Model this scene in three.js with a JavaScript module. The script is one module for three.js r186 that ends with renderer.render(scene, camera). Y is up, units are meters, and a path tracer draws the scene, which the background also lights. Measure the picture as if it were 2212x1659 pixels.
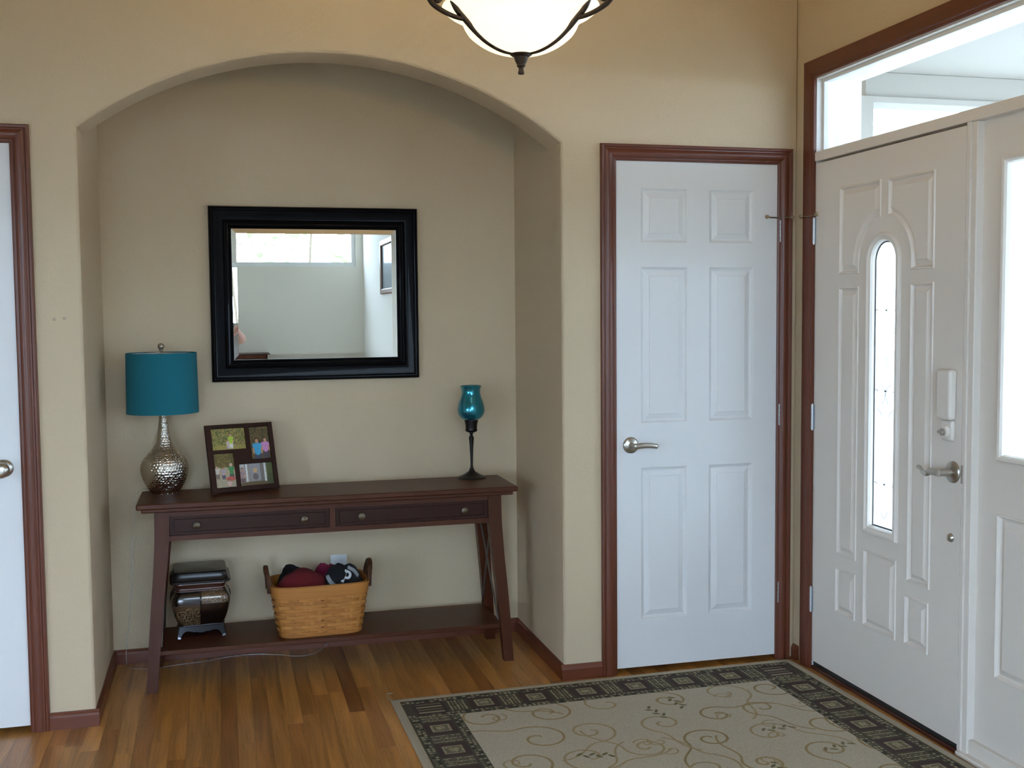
import * as THREE from 'three';
import { RoundedBoxGeometry } from 'three/addons/geometries/RoundedBoxGeometry.js';
import { TextGeometry } from 'three/addons/geometries/TextGeometry.js';
import { FontLoader } from 'three/addons/loaders/FontLoader.js';
import { MarchingCubes } from 'three/addons/objects/MarchingCubes.js';
import { mergeGeometries, mergeVertices, toCreasedNormals } from 'three/addons/utils/BufferGeometryUtils.js';

// ------------------------------------------------------------------ camera, sky, exposure
const scene = new THREE.Scene();
const camera = new THREE.PerspectiveCamera(38.37, 2212 / 1659, 0.005, 200);
camera.position.set(-0.0169, 1.4571, 4.1181);
camera.rotation.order = 'YXZ';
const D2R = Math.PI / 180;
camera.rotation.set(-3.6663 * D2R, -14.7729 * D2R, -0.5083 * D2R);
const SKY = 20.0;
scene.background = new THREE.Color().setRGB(0.74 * SKY, 0.97 * SKY, 1.27 * SKY);   // bright overcast
const renderer = new THREE.WebGLRenderer({ antialias: true });
renderer.toneMapping = THREE.LinearToneMapping;
renderer.toneMappingExposure = 0.78;
renderer.shadowMap.enabled = true;
renderer.shadowMap.type = THREE.PCFSoftShadowMap;
const LAMP_POWER = 1.8, LAMP_COLOR = new THREE.Color().setRGB(1.0, 0.74, 0.36), LAMP_GLOW = 1.7;

// ------------------------------------------------------------------ helpers
function rng(seed) { let s = seed >>> 0; return () => { s = (s + 0x6D2B79F5) >>> 0; let t = Math.imul(s ^ (s >>> 15), 1 | s); t = (t + Math.imul(t ^ (t >>> 7), 61 | t)) ^ t; return ((t ^ (t >>> 14)) >>> 0) / 4294967296; }; }
const V3 = (x, y, z) => new THREE.Vector3(x, y, z);
const rgb = (r, g, b) => new THREE.Color().setRGB(r, g, b);
const clamp = (v, a, b) => Math.min(b, Math.max(a, v));
const used = {};
function numbered(n) { const k = used[n] = (used[n] ?? -1) + 1; return k ? n + '_' + String(k).padStart(3, '0') : n; }
function tag(o, label, category, group, kind) { o.userData.label = label; o.userData.category = category; if (group) o.userData.group = group; if (kind) o.userData.kind = kind; return o; }
function mesh(name, geo, mat, parent) {
  const m = new THREE.Mesh(geo, mat); m.castShadow = m.receiveShadow = true;
  m.name = parent ? name : numbered(name);
  if (parent) { const n = parent.children.filter((c) => c.userData.base === name).length; m.userData.base = name; if (n) m.name = name + '_' + String(n).padStart(3, '0'); }
  (parent ?? scene).add(m); return m;
}
function thing(name, label, category, pos = [0, 0, 0], turn = 0, group) {
  const g = new THREE.Group(); g.name = numbered(name); g.position.set(...pos); g.rotation.y = turn; scene.add(g); return tag(g, label, category, group);
}
function struct(name, label, category, pos, turn) { const g = thing(name, label, category, pos, turn); g.userData.kind = 'structure'; return g; }
// uv in metres from position, by the dominant normal; along = axis the grain (v) follows
function uvm(geo, along = 'y', off = [0, 0]) {
  const g = geo.index ? geo.toNonIndexed() : geo; if (!g.attributes.normal) g.computeVertexNormals();
  const p = g.attributes.position, n = g.attributes.normal, uv = new Float32Array(p.count * 2), ai = 'xyz'.indexOf(along);
  for (let i = 0; i < p.count; i += 3) {
    let N = [0, 0, 0]; for (let k = 0; k < 3; k++) { N[0] += n.getX(i + k); N[1] += n.getY(i + k); N[2] += n.getZ(i + k); }
    const d = N.map(Math.abs), ax = d[0] > d[1] && d[0] > d[2] ? 0 : d[1] > d[2] ? 1 : 2;
    let [ua, va] = ax === 0 ? [2, 1] : ax === 1 ? [0, 2] : [0, 1];
    if (va !== ai && ua === ai) [ua, va] = [va, ua];
    for (let k = 0; k < 3; k++) { const P = [p.getX(i + k), p.getY(i + k), p.getZ(i + k)]; uv[(i + k) * 2] = P[ua] + off[0] + P[ax] * 0.37; uv[(i + k) * 2 + 1] = P[va] + off[1]; }
  }
  g.setAttribute('uv', new THREE.BufferAttribute(uv, 2)); return g;
}
const at = (g, x, y, z, ry = 0, rx = 0, rz = 0) => { if (rx) g.rotateX(rx); if (rz) g.rotateZ(rz); if (ry) g.rotateY(ry); return g.translate(x, y, z); };
const rbox = (w, h, d, r = 0.003, along = 'y', s = 2) => uvm(new RoundedBoxGeometry(w, h, d, s, Math.min(r, w / 2.02, h / 2.02, d / 2.02)), along);
const box = (w, h, d, along = 'y') => uvm(new THREE.BoxGeometry(w, h, d), along);
// box between two corners
const span = (x0, y0, z0, x1, y1, z1, along = 'y', r = 0) => { const g = r ? new RoundedBoxGeometry(x1 - x0, y1 - y0, z1 - z0, 2, r) : new THREE.BoxGeometry(x1 - x0, y1 - y0, z1 - z0); g.translate((x0 + x1) / 2, (y0 + y1) / 2, (z0 + z1) / 2); return uvm(g, along); };
const merge = (l) => mergeGeometries(l.map((g) => (g.index ? g.toNonIndexed() : g)));
const lathe = (pts, seg = 48) => new THREE.LatheGeometry(pts.map(([r, y]) => new THREE.Vector2(r, y)), seg);
const smoothPts = (pts, n = 60) => new THREE.SplineCurve(pts.map(([r, y]) => new THREE.Vector2(r, y))).getPoints(n).map((p) => [Math.max(0, p.x), p.y]);
const tube = (pts, r, seg = 40, rs = 8, closed = false) => new THREE.TubeGeometry(new THREE.CatmullRomCurve3(pts.map((p) => V3(...p)), closed), seg, r, rs, closed);
function grid(nu, nv, f) {                                          // f(u, v) -> [x, y, z]
  const pos = [], uv = [], idx = [];
  for (let j = 0; j <= nv; j++) for (let i = 0; i <= nu; i++) { pos.push(...f(i / nu, j / nv)); uv.push(i / nu, j / nv); }
  for (let j = 0; j < nv; j++) for (let i = 0; i < nu; i++) { const a = j * (nu + 1) + i, b = a + 1, c = a + nu + 1, d = c + 1; idx.push(a, b, d, a, d, c); }
  const g = new THREE.BufferGeometry(); g.setAttribute('position', new THREE.Float32BufferAttribute(pos, 3)); g.setAttribute('uv', new THREE.Float32BufferAttribute(uv, 2)); g.setIndex(idx); g.computeVertexNormals(); return g;
}
// ------------------------------------------------------------------ noise and textures
function lattice(seed, n) { const r = rng(seed), a = new Float32Array(n * n); for (let i = 0; i < n * n; i++) a[i] = r(); return a; }
function tnoise(lat, n, u, v, pu = n, pv = n) { // value noise, u and v in cells, repeating after pu and pv cells
  const i = Math.floor(u), j = Math.floor(v), f = u - i, g = v - j, s = f * f * (3 - 2 * f), t = g * g * (3 - 2 * g), w = (k, p) => (((k % p) + p) % p) % n;
  const a = w(i, pu), b = w(i + 1, pu), c = w(j, pv) * n, d = w(j + 1, pv) * n;
  const A = lat[c + a], B = lat[c + b], C = lat[d + a], E = lat[d + b];
  return (A + (B - A) * s) * (1 - t) + (C + (E - C) * s) * t;
}
function dtex(w, h, f, srgb = false) {
  const d = new Uint8Array(w * h * 4);
  for (let y = 0; y < h; y++) for (let x = 0; x < w; x++) { const c = f(x / w, y / h), k = (y * w + x) * 4; const C = Array.isArray(c) ? c : [c, c, c]; for (let q = 0; q < 3; q++) d[k + q] = clamp(C[q] * 255, 0, 255); d[k + 3] = 255; }
  const t = new THREE.DataTexture(d, w, h); t.wrapS = t.wrapT = THREE.RepeatWrapping; t.magFilter = THREE.LinearFilter; t.minFilter = THREE.LinearMipmapLinearFilter; t.generateMipmaps = true; if (srgb) t.colorSpace = THREE.SRGBColorSpace; t.needsUpdate = true; return t;
}
const rep = (t, u, v) => { const c = t.clone(); c.repeat.set(u, v); c.needsUpdate = true; return c; };
const L1 = lattice(11, 64), L2 = lattice(12, 128), L3 = lattice(13, 32), L4 = lattice(14, 256);
const wallTex = dtex(512, 512, (u, v) => clamp(0.5 + 0.9 * (0.6 * tnoise(L2, 128, u * 128, v * 128) + 0.4 * tnoise(L1, 64, u * 64, v * 64) - 0.5), 0, 1));
const grainAt = (u, v, k) => {                                       // u across, v along the grain
  const w = tnoise(L3, 32, u * 8, v * 4, 8, 4) * 0.035, f = tnoise(L4, 256, (u + w) * 256, v * 8, 256, 8), m = tnoise(L1, 64, (u + w) * 64, v * 4, 64, 4), c = tnoise(L3, 32, (u + w) * 16, v * 2, 16, 2), p = tnoise(L4, 256, u * 256, v * 40, 256, 40);
  return clamp(0.70 + k * (0.22 * (f - 0.5) + 0.35 * (m - 0.5) + 0.42 * (c - 0.5) - (p > 0.83 ? 0.12 : 0)), 0, 1);
};
const grainTex = dtex(512, 1024, (u, v) => grainAt(u, v, 0.75)), fineGrain = dtex(512, 1024, (u, v) => grainAt(u, v, 0.32));
const speckTex = dtex(256, 256, (u, v) => 0.35 + 0.65 * tnoise(L4, 256, u * 256, v * 256));
const weaveTex = dtex(256, 256, (u, v) => { const a = Math.sin(u * 64 * Math.PI) ** 2, b = Math.sin(v * 64 * Math.PI) ** 2; return 0.35 + 0.3 * a + 0.3 * b + 0.1 * tnoise(L4, 256, u * 256, v * 256); });
const knitTex = dtex(256, 256, (u, v) => { const c = Math.abs(((u * 24) % 1) - 0.5) * 2, q = (v * 32 + c * 0.6) % 1; return 0.25 + 0.55 * Math.sin(q * Math.PI) * (1 - c * c * 0.6); });
const pileTex = dtex(512, 512, (u, v) => 0.5 * tnoise(L4, 256, u * 256, v * 256) + 0.5 * tnoise(L2, 128, u * 128, v * 128));
function canvas(w, h, draw, wrap = false) {
  const c = document.createElement('canvas'); c.width = w; c.height = h; draw(c.getContext('2d'), w, h);
  const t = new THREE.CanvasTexture(c); t.colorSpace = THREE.SRGBColorSpace; if (wrap) t.wrapS = t.wrapT = THREE.RepeatWrapping; return t;
}
// ------------------------------------------------------------------ materials
const std = (o) => new THREE.MeshStandardMaterial(o), phy = (o) => new THREE.MeshPhysicalMaterial(o);
const wood = (c, rough = 0.4, o = {}) => phy({ color: c, roughness: rough, specularIntensity: o.spec ?? 0.6, map: o.map ?? fineGrain, bumpMap: fineGrain, bumpScale: o.bump ?? 0.0003, clearcoat: o.coat ?? 0.25, clearcoatRoughness: 0.25 });
const M = {
  wallFar: std({ color: rgb(0.82, 0.78, 0.70), roughness: 0.9 }),
  carpet: std({ color: rgb(0.58, 0.53, 0.45), roughness: 1, bumpMap: rep(pileTex, 4, 4), bumpScale: 0.004 }),
  wall: std({ color: rgb(0.62, 0.498, 0.340), roughness: 0.85, bumpMap: rep(wallTex, 2.2, 2.2), bumpScale: 0.0008 }),
  ceil: std({ color: rgb(0.72, 0.70, 0.64), roughness: 0.9, bumpMap: rep(wallTex, 2, 2), bumpScale: 0.0015 }),
  door: std({ color: rgb(0.84, 0.845, 0.85), roughness: 0.38, bumpMap: rep(grainTex, 3, 1.5), bumpScale: 0.0002 }),
  entry: std({ color: rgb(0.87, 0.805, 0.735), roughness: 0.42 }),
  jamb: std({ color: rgb(0.82, 0.82, 0.81), roughness: 0.45 }),
  trim: wood(rgb(0.20, 0.052, 0.024), 0.4, { coat: 0.4 }),
  trimDark: wood(rgb(0.10, 0.03, 0.02), 0.4),
  table: wood(rgb(0.108, 0.030, 0.012), 0.42, { coat: 0.10, spec: 0.45 }),
  tableDark: wood(rgb(0.046, 0.0125, 0.007), 0.45, { coat: 0.06, spec: 0.4 }),
  black: phy({ color: rgb(0.004, 0.004, 0.005), roughness: 0.3, specularIntensity: 0.06, clearcoat: 0.06, clearcoatRoughness: 0.03 }),
  mirror: std({ color: rgb(0.92, 0.93, 0.92), metalness: 1, roughness: 0.0 }),
  nickel: std({ color: rgb(0.50, 0.47, 0.42), metalness: 1, roughness: 0.28 }),
  steel: std({ color: rgb(0.62, 0.66, 0.70), metalness: 1, roughness: 0.4 }),
  brass: std({ color: rgb(0.20, 0.17, 0.125), metalness: 1, roughness: 0.45 }),
  bronze: std({ color: rgb(0.065, 0.045, 0.032), metalness: 0.75, roughness: 0.42, bumpMap: rep(speckTex, 2, 2), bumpScale: 0.0003 }),
  silver: std({ color: rgb(0.60, 0.56, 0.50), metalness: 1, roughness: 0.24 }),
  shade: std({ color: rgb(0.006, 0.135, 0.185), roughness: 0.95, bumpMap: rep(weaveTex, 6, 3), bumpScale: 0.0006 }),
  shadeIn: std({ color: rgb(0.7, 0.68, 0.62), roughness: 0.9 }),
  iron: std({ color: rgb(0.012, 0.010, 0.010), metalness: 0.4, roughness: 0.38 }),
  rubber: std({ color: rgb(0.02, 0.02, 0.018), roughness: 0.7 }),
  white: std({ color: rgb(0.78, 0.79, 0.80), roughness: 0.5 }),
  porch: std({ color: rgb(0.36, 0.34, 0.31), roughness: 0.8 }),
  pane: phy({ color: 0xffffff, transmission: 1, roughness: 0.0, thickness: 0, ior: 1.5 }),
  frosted: phy({ color: rgb(0.97, 1, 1), transmission: 1, roughness: 0.12, thickness: 0, ior: 1.5 }),
  clear: phy({ color: rgb(0.9, 0.93, 0.95), transmission: 0.85, roughness: 0.1, thickness: 0 }),
  came: std({ color: rgb(0.10, 0.12, 0.13), metalness: 0.6, roughness: 0.4 }),
  skin: std({ color: rgb(0.62, 0.36, 0.28), roughness: 0.6 }),
};

// ================================================================== THE ROOM
const XR = 2.286, XL = -0.481, XN = 1.274, ND = 0.713, CEIL = 3.7, XW = -4.5, ZB = 7.3, XJ = 1.6, ZJ = 4.6;
const DH = 2.051, HB = 0.06;
// ---- back wall with the arch and two door openings
{
  const s = new THREE.Shape(), R = 1.445, ax = (XL + XN) / 2, ay = 2.41 - R;
  s.moveTo(XW - 0.15, 0); s.lineTo(-1.475, 0); s.lineTo(-1.475, DH + 0.022); s.lineTo(-0.672, DH + 0.022); s.lineTo(-0.672, 0);
  s.lineTo(XL, 0); s.lineTo(XL, 2.113);
  const a0 = Math.atan2(2.113 - ay, XL - ax), a1 = Math.atan2(2.113 - ay, XN - ax);
  for (let i = 1; i < 64; i++) { const a = a0 + (a1 - a0) * i / 64; s.lineTo(ax + R * Math.cos(a), ay + R * Math.sin(a)); }
  s.lineTo(XN, 2.113); s.lineTo(XN, 0); s.lineTo(1.469, 0); s.lineTo(1.469, DH + 0.022); s.lineTo(2.222, DH + 0.022); s.lineTo(2.222, 0); s.lineTo(XR + 0.001, 0);
  s.lineTo(XR + 0.001, CEIL + 0.01); s.lineTo(XW - 0.15, CEIL + 0.01);
  const g = new THREE.ExtrudeGeometry(s, { depth: 0.19 - 0.024, bevelEnabled: true, bevelThickness: 0.012, bevelSize: 0.012, bevelOffset: -0.012, bevelSegments: 5, curveSegments: 4 });
  g.translate(0, 0, -0.19 + 0.012);
  const w = struct('wall_back', 'beige textured wall with a wide segmental arch opening and two doorways', 'wall');
  mesh('wall_panel', uvm(toCreasedNormals(g, 0.7)), M.wall, w);
  for (const [x, y] of [[-0.573, 1.450], [-0.540, 1.453]]) mesh('nail_hole', at(new THREE.CylinderGeometry(0.006, 0.006, 0.001, 12), x, y, 0.0003, 0, Math.PI / 2), std({ color: rgb(0.44, 0.36, 0.26), roughness: 0.9 }), w);
}
{
  const w = struct('wall_niche', 'beige walls of the recessed niche behind the arch', 'wall');
  const e = 0.0006;
  mesh('niche_back', span(XL - 0.2, 0, -ND - 0.1, XN + 0.2, CEIL, -ND), M.wall, w);
  mesh('niche_side', span(XL - 0.1, 0, -ND, XL - e, CEIL, -0.17), M.wall, w);
  mesh('niche_side', span(XN + e, 0, -ND, XN + 0.1, CEIL, -0.17), M.wall, w);
  mesh('niche_soffit', span(XL - 0.1, 2.72, -ND, XN + 0.1, 2.82, -0.18), M.wall, w);
}
// ---- entry wall (right) with the door, sidelight and transom in one opening, and a window with blinds nearer the viewer
const ZE0 = 0.128, ZE1 = 1.575, EH = 2.39;
function wallWithHoles(name, label, len, holes, th, pos, turn, mat = M.wall) { // wall in local x (0..len), y, facing +z
  const s = new THREE.Shape(); s.moveTo(0, 0); s.lineTo(len, 0); s.lineTo(len, CEIL); s.lineTo(0, CEIL);
  for (const [x0, y0, x1, y1] of holes) { const h = new THREE.Path(); h.moveTo(x0, y0); h.lineTo(x0, y1); h.lineTo(x1, y1); h.lineTo(x1, y0); s.holes.push(h); }
  const g = new THREE.ExtrudeGeometry(s, { depth: th, bevelEnabled: false }); g.translate(0, 0, -th);
  const w = mesh(name, uvm(g), mat); w.position.set(...pos); w.rotation.y = turn; return tag(w, label, 'wall', null, 'structure');
}
const WT = 0.20;
wallWithHoles('wall_right', 'beige wall holding the white entry door and transom', ZJ + 0.2, [[ZE0 + 0.2, 0.001, ZE1 + 0.2, EH], [3.2 + 0.2, 0.25, 4.3 + 0.2, 2.15]], WT, [XR, 0, -0.2], -Math.PI / 2);
wallWithHoles('wall_front', 'pale wall behind the viewer with a high window, seen in the mirror', XJ - XW + 0.2, [[XJ - 1.52, 2.01, XJ + 0.2, 3.35], [XJ + 0.3, 0.05, XJ + 1.8, 2.05]], WT, [XJ, 0, ZB], Math.PI, M.wallFar);
wallWithHoles('wall_left', 'beige wall far to the left of the viewer', ZB + 0.2, [[0.4, 0.3, 2.6, 2.1]], WT, [XW, 0, ZB], Math.PI / 2, M.wallFar);
{
  const j = struct('wall_side', 'beige wall return on the right behind the viewer, seen in the mirror', 'wall');
  mesh('wall_panel', span(XJ, 0, ZJ, XR + WT, CEIL, ZJ + 0.15), M.wallFar, j);
  mesh('wall_panel', span(XJ, 0, ZJ + 0.15, XJ + 0.15, CEIL, ZB + 0.1), M.wallFar, j);
}
tag(mesh('wall_header', span(XW, 2.15, 2.20, XR, CEIL, 2.34, 'x'), M.wall), 'dropped wall over the wide opening between hall and living room', 'wall', null, 'structure');
tag(mesh('ceiling', span(XW - 0.2, CEIL, -ND - 0.1, XR + WT, CEIL + 0.15, ZB + WT), M.ceil), 'plain white textured ceiling above the entry hall', 'ceiling', null, 'structure');

// ---- floor: base slab and strip oak planks
{
  const f = struct('floor', 'glossy strip hardwood floor of orange and brown planks', 'floor');
  const FX0 = -1.25, FZ1 = 1.75, PW = 0.0572;
  mesh('subfloor', span(XW - 0.2, -0.12, -ND - 0.1, XR + WT, -0.012, ZB + WT, 'z'), std({ color: rgb(0.05, 0.03, 0.02), roughness: 0.9 }), f);
  const tones = [[0.40, 0.190, 0.055], [0.44, 0.215, 0.066], [0.34, 0.150, 0.044], [0.48, 0.245, 0.080], [0.29, 0.120, 0.036], [0.42, 0.200, 0.060], [0.36, 0.165, 0.048], [0.235, 0.092, 0.030]];
  const mats = tones.map((t) => phy({ specularIntensity: 0.7, color: rgb(t[0] * 1.75, t[1] * 1.6, t[2] * 1.3), roughness: 0.36, map: grainTex, bumpMap: grainTex, bumpScale: 0.00025, clearcoat: 0.35, clearcoatRoughness: 0.22 }));
  const r = rng(77), geos = {};
  const plank = (len, k) => { const key = len.toFixed(2) + k; return geos[key] ??= (() => { const g = new THREE.BoxGeometry(PW - 0.0004, 0.012, len - 0.0004); g.translate(0, -0.006, 0); return uvm(g, 'z', [k * 0.171, k * 0.237]); })(); };
  for (let x = FX0; x < XR - 0.001; x += PW) {
    let z = -ND - 0.02 - Math.round(r() * 10) * 0.06;
    while (z < FZ1) {
      const len = 0.48 + Math.round(r() * 9) * 0.14, z0 = z; z += len;
      if (z < -ND + 0.02 || (x > XN + 0.06 && z < 0) || (x < XL - 0.06 && z < 0)) continue;
      if (x > 0.68 && x < 2.12 && z0 > 0.14) continue;               // wholly under the rug
      const p = mesh('floor_plank', plank(len, Math.floor(r() * 4)), mats[Math.floor(r() * r() * 1.6 * mats.length) % mats.length], f);
      p.position.set(Math.min(x + PW / 2, XR - PW / 2), 0, z0 + len / 2);
    }
  }
  mesh('carpet', span(XW, -0.012, FZ1 + 0.9, XR, 0.004, ZB, 'z'), M.carpet, f);
  mesh('floor_field', merge([span(XW, -0.012, 0, FX0, -0.0002, FZ1 + 0.9, 'z'), span(FX0, -0.012, FZ1, XR, -0.0006, FZ1 + 0.9, 'z'), span(0.7, -0.012, 0.18, 2.1, -0.001, FZ1, 'z')]), mats[0], f);
}
// ---- baseboards
const BP = [[0, 0], [0.013, 0], [0.013, 0.042], [0.010, 0.050], [0.006, 0.056], [0.004, HB], [0, HB]];
for (const [side, label, x, z, len, turn] of [
  ['niche_back', 'red brown baseboard along the back of the niche', XN, -ND, XN - XL, -Math.PI / 2],
  ['niche_left', 'red brown baseboard on the left side of the niche', XL, -ND, ND, 0],
  ['niche_right', 'red brown baseboard on the right side of the niche', XN, 0, ND, Math.PI],
  ['back_left', 'short red brown baseboard between the left door and the niche', XL + 0.013, 0, XL + 0.634 + 0.013, -Math.PI / 2],
  ['back_right', 'short red brown baseboard between the niche and the closet door', 1.431, 0, 1.431 - XN + 0.013, -Math.PI / 2],
  ['right', 'tiny red brown baseboard in the corner beside the entry door', XR, 0.044, 0.044, Math.PI]]) {
  const s = new THREE.Shape(BP.map(([u, v]) => new THREE.Vector2(u, v)));
  const m = mesh('baseboard_' + side, uvm(new THREE.ExtrudeGeometry(s, { depth: len, bevelEnabled: false }), 'z'), M.trim);
  m.position.set(x, 0, z); m.rotation.y = turn; tag(m, label, 'baseboard', null, 'structure');
}

// ---- door casings: a moulding profile mitred round the opening
const CP = [[-0.006, 0], [-0.006, 0.008], [0.0, 0.011], [0.006, 0.011], [0.010, 0.015], [0.017, 0.018], [0.026, 0.0195], [0.034, 0.017], [0.039, 0.013], [0.043, 0.0135], [0.047, 0.018], [0.053, 0.019], [0.056, 0.017], [0.058, 0.012], [0.058, 0]];
function strip(path, prof, along, place) { // path: function (u) -> two 2d ends of one piece
  const pos = [], uv = [];
  let acc = 0;
  for (let i = 0; i + 1 < prof.length; i++) {
    const [u0, v0] = prof[i], [u1, v1] = prof[i + 1], a = path(u0), b = path(u1), d = Math.hypot(u1 - u0, v1 - v0);
    const A = [...a[0], v0], B = [...a[1], v0], C = [...b[1], v1], E = [...b[0], v1], ln = (P) => P[along];
    const q = [[A, acc], [B, acc], [C, acc + d], [A, acc], [C, acc + d], [E, acc + d]];
    for (const [P, t] of q) { pos.push(...P); uv.push(t + 0.13, ln(P)); }
    acc += d;
  }
  const g = new THREE.BufferGeometry(); g.setAttribute('position', new THREE.Float32BufferAttribute(pos, 3)); g.setAttribute('uv', new THREE.Float32BufferAttribute(uv, 2));
  g.computeVertexNormals(); const h = toCreasedNormals(g, 0.6); return h;
}
function casing(group, xa, xb, H, prof, mat, bottom = 0) {
  mesh('side_casing', strip((u) => [[xa - u, bottom], [xa - u, H + u]], prof, 1), mat, group).material.side = THREE.DoubleSide;
  mesh('side_casing', strip((u) => [[xb + u, H + u], [xb + u, bottom]], prof, 1), mat, group);
  mesh('head_casing', strip((u) => [[xa - u, H + u], [xb + u, H + u]], prof, 0), mat, group);
}
{
  const t = struct('trim_1', 'mahogany coloured moulded casing round the closet door', 'door trim');
  casing(t, 1.489, 2.202, DH + 0.006, CP, M.trim);
  mesh('jamb', merge([span(1.469, 0, -0.18, 1.487, DH + 0.02, 0.002), span(2.204, 0, -0.18, 2.222, DH + 0.02, 0.002), span(1.469, DH + 0.004, -0.18, 2.222, DH + 0.022, 0.002, 'x')]), M.trim, t);
  const t3 = struct('trim_3', 'dark wood casing round the left door at the frame edge', 'door trim');
  casing(t3, -1.457, -0.690, DH + 0.006, CP, M.trim);
  mesh('jamb', merge([span(-1.475, 0, -0.18, -1.459, DH + 0.02, 0.002), span(-0.688, 0, -0.18, -0.672, DH + 0.02, 0.002), span(-1.475, DH + 0.004, -0.18, -0.672, DH + 0.022, 0.002, 'x')]), M.trim, t3);
}
// ---- panelled door slabs
function inset(poly, d) {
  const n = poly.length, out = [];
  for (let i = 0; i < n; i++) {
    const a = poly[(i + n - 1) % n], b = poly[i], c = poly[(i + 1) % n];
    const n1 = [-(b[1] - a[1]), b[0] - a[0]], n2 = [-(c[1] - b[1]), c[0] - b[0]], l1 = Math.hypot(...n1), l2 = Math.hypot(...n2);
    const p = [n1[0] / l1, n1[1] / l1], q = [n2[0] / l2, n2[1] / l2], k = 1 + p[0] * q[0] + p[1] * q[1];
    out.push([b[0] + d * (p[0] + q[0]) / Math.max(k, 0.3), b[1] + d * (p[1] + q[1]) / Math.max(k, 0.3)]);
  }
  return out;
}
function ringPanel(poly, rings, fill = true) { // poly counter-clockwise
  const pos = [], P = rings.map(([d, z]) => inset(poly, d).map(([x, y]) => [x, y, z]));
  for (let k = 0; k + 1 < P.length; k++) for (let i = 0; i < poly.length; i++) { const j = (i + 1) % poly.length; pos.push(...P[k][i], ...P[k][j], ...P[k + 1][j], ...P[k][i], ...P[k + 1][j], ...P[k + 1][i]); }
  if (fill) {
    const last = P.at(-1), tri = THREE.ShapeUtils.triangulateShape(last.map(([x, y]) => new THREE.Vector2(x, y)), []);
    for (const t of tri) for (const i of t) pos.push(...last[i]);
  }
  const g = new THREE.BufferGeometry(); g.setAttribute('position', new THREE.Float32BufferAttribute(pos, 3)); g.computeVertexNormals(); return uvm(g);
}
const rect = (x0, y0, x1, y1) => [[x0, y0], [x1, y0], [x1, y1], [x0, y1]];
function slab(parent, outline, holes, th, mat, name = 'door_slab') {
  const s = new THREE.Shape(outline.map((p) => new THREE.Vector2(...p)));
  for (const h of holes) s.holes.push(new THREE.Path([...h].reverse().map((p) => new THREE.Vector2(...p))));
  const g = new THREE.ExtrudeGeometry(s, { depth: th, bevelEnabled: false }); g.translate(0, 0, -th); return mesh(name, uvm(g), mat, parent);
}
const SIX = [[0, 0], [0.003, -0.0015], [0.006, -0.006], [0.012, -0.010], [0.016, -0.0105], [0.018, -0.0095], [0.036, -0.003], [0.0375, -0.001]];
function sixPanel(group, xa, xb, mat) {
  const w = xb - xa, xs = [[xa + 0.155 * w, xa + 0.437 * w], [xa + 0.571 * w, xa + 0.847 * w]], ys = [[0.215, 0.834], [1.013, 1.636], [1.732, 1.946]], holes = [];
  for (const [x0, x1] of xs) for (const [y0, y1] of ys) holes.push(rect(x0, y0, x1, y1));
  slab(group, rect(xa, 0.022, xb, DH), holes, 0.035, mat);
  for (const h of holes) mesh('door_panel', ringPanel(h, SIX), mat, group);
}
function hinge(parent, x, y, len = 0.089, leaf = 0.012, stop = false, dir = 1) {
  const k = len / 5, gs = [];
  for (let i = 0; i < 5; i++) gs.push(at(new THREE.CylinderGeometry(0.0058, 0.0058, k - 0.0012, 14), x, y - len / 2 + k * (i + 0.5), 0.006));
  gs.push(at(new THREE.CylinderGeometry(0.0035, 0.0035, len + 0.008, 10), x, y, 0.006));
  if (leaf) gs.push(span(x - leaf, y - len / 2, -0.002, x + leaf, y + len / 2, 0.0012));
  const h = mesh('hinge', merge(gs.map((g) => { const q = g.index ? g.toNonIndexed() : g; return q; })), M.steel, parent);
  if (stop) {
    const yy = y + len / 2 + 0.010;
    const st = merge([tube([[x - 0.075 * dir, yy - 0.002, 0.040], [x - 0.03 * dir, yy, 0.014], [x, yy, 0.008], [x + 0.02 * dir, yy, 0.02], [x + 0.035 * dir, yy + 0.001, 0.045]], 0.0028, 24, 8), at(new THREE.TorusGeometry(0.007, 0.0025, 8, 16), x, yy, 0.006, 0, Math.PI / 2)]);
    mesh('hinge_pin_stop', st, M.brass, parent);
    for (const [px, pz] of [[x - 0.075 * dir, 0.040], [x + 0.035 * dir, 0.045]]) mesh('stop_bumper', at(new THREE.CylinderGeometry(0.007, 0.008, 0.009, 14), px, yy, pz, 0, Math.PI / 2), std({ color: rgb(0.30, 0.22, 0.13), roughness: 0.6 }), parent);
  }
  return h;
}
const rosette = (x, y, r = 0.033) => at(lathe([[0, 0.014], [0.012, 0.014], [0.016, 0.012], [r * 0.8, 0.009], [r * 0.97, 0.006], [r, 0.002], [r, 0]], 36), x, y, 0, 0, Math.PI / 2);
function leverGeo(pts, w0, w1) { // lever blade swept along pts, flattened
  const c = new THREE.CatmullRomCurve3(pts.map((p) => V3(...p)));
  return grid(14, 26, (u, v) => { const p = c.getPoint(v), t = c.getTangent(v), n = V3(-t.y, t.x, 0).normalize(), a = u * Math.PI * 2, e = v < 0.06 || v > 0.94 ? Math.sqrt(Math.max(0, 1 - ((v < 0.5 ? 0.06 - v : v - 0.94) / 0.062) ** 2)) : 1, w = (w0 + (w1 - w0) * v) * e; return [p.x + n.x * Math.cos(a) * w, p.y + n.y * Math.cos(a) * w, p.z + Math.sin(a) * w * 0.55]; });
}
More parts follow.
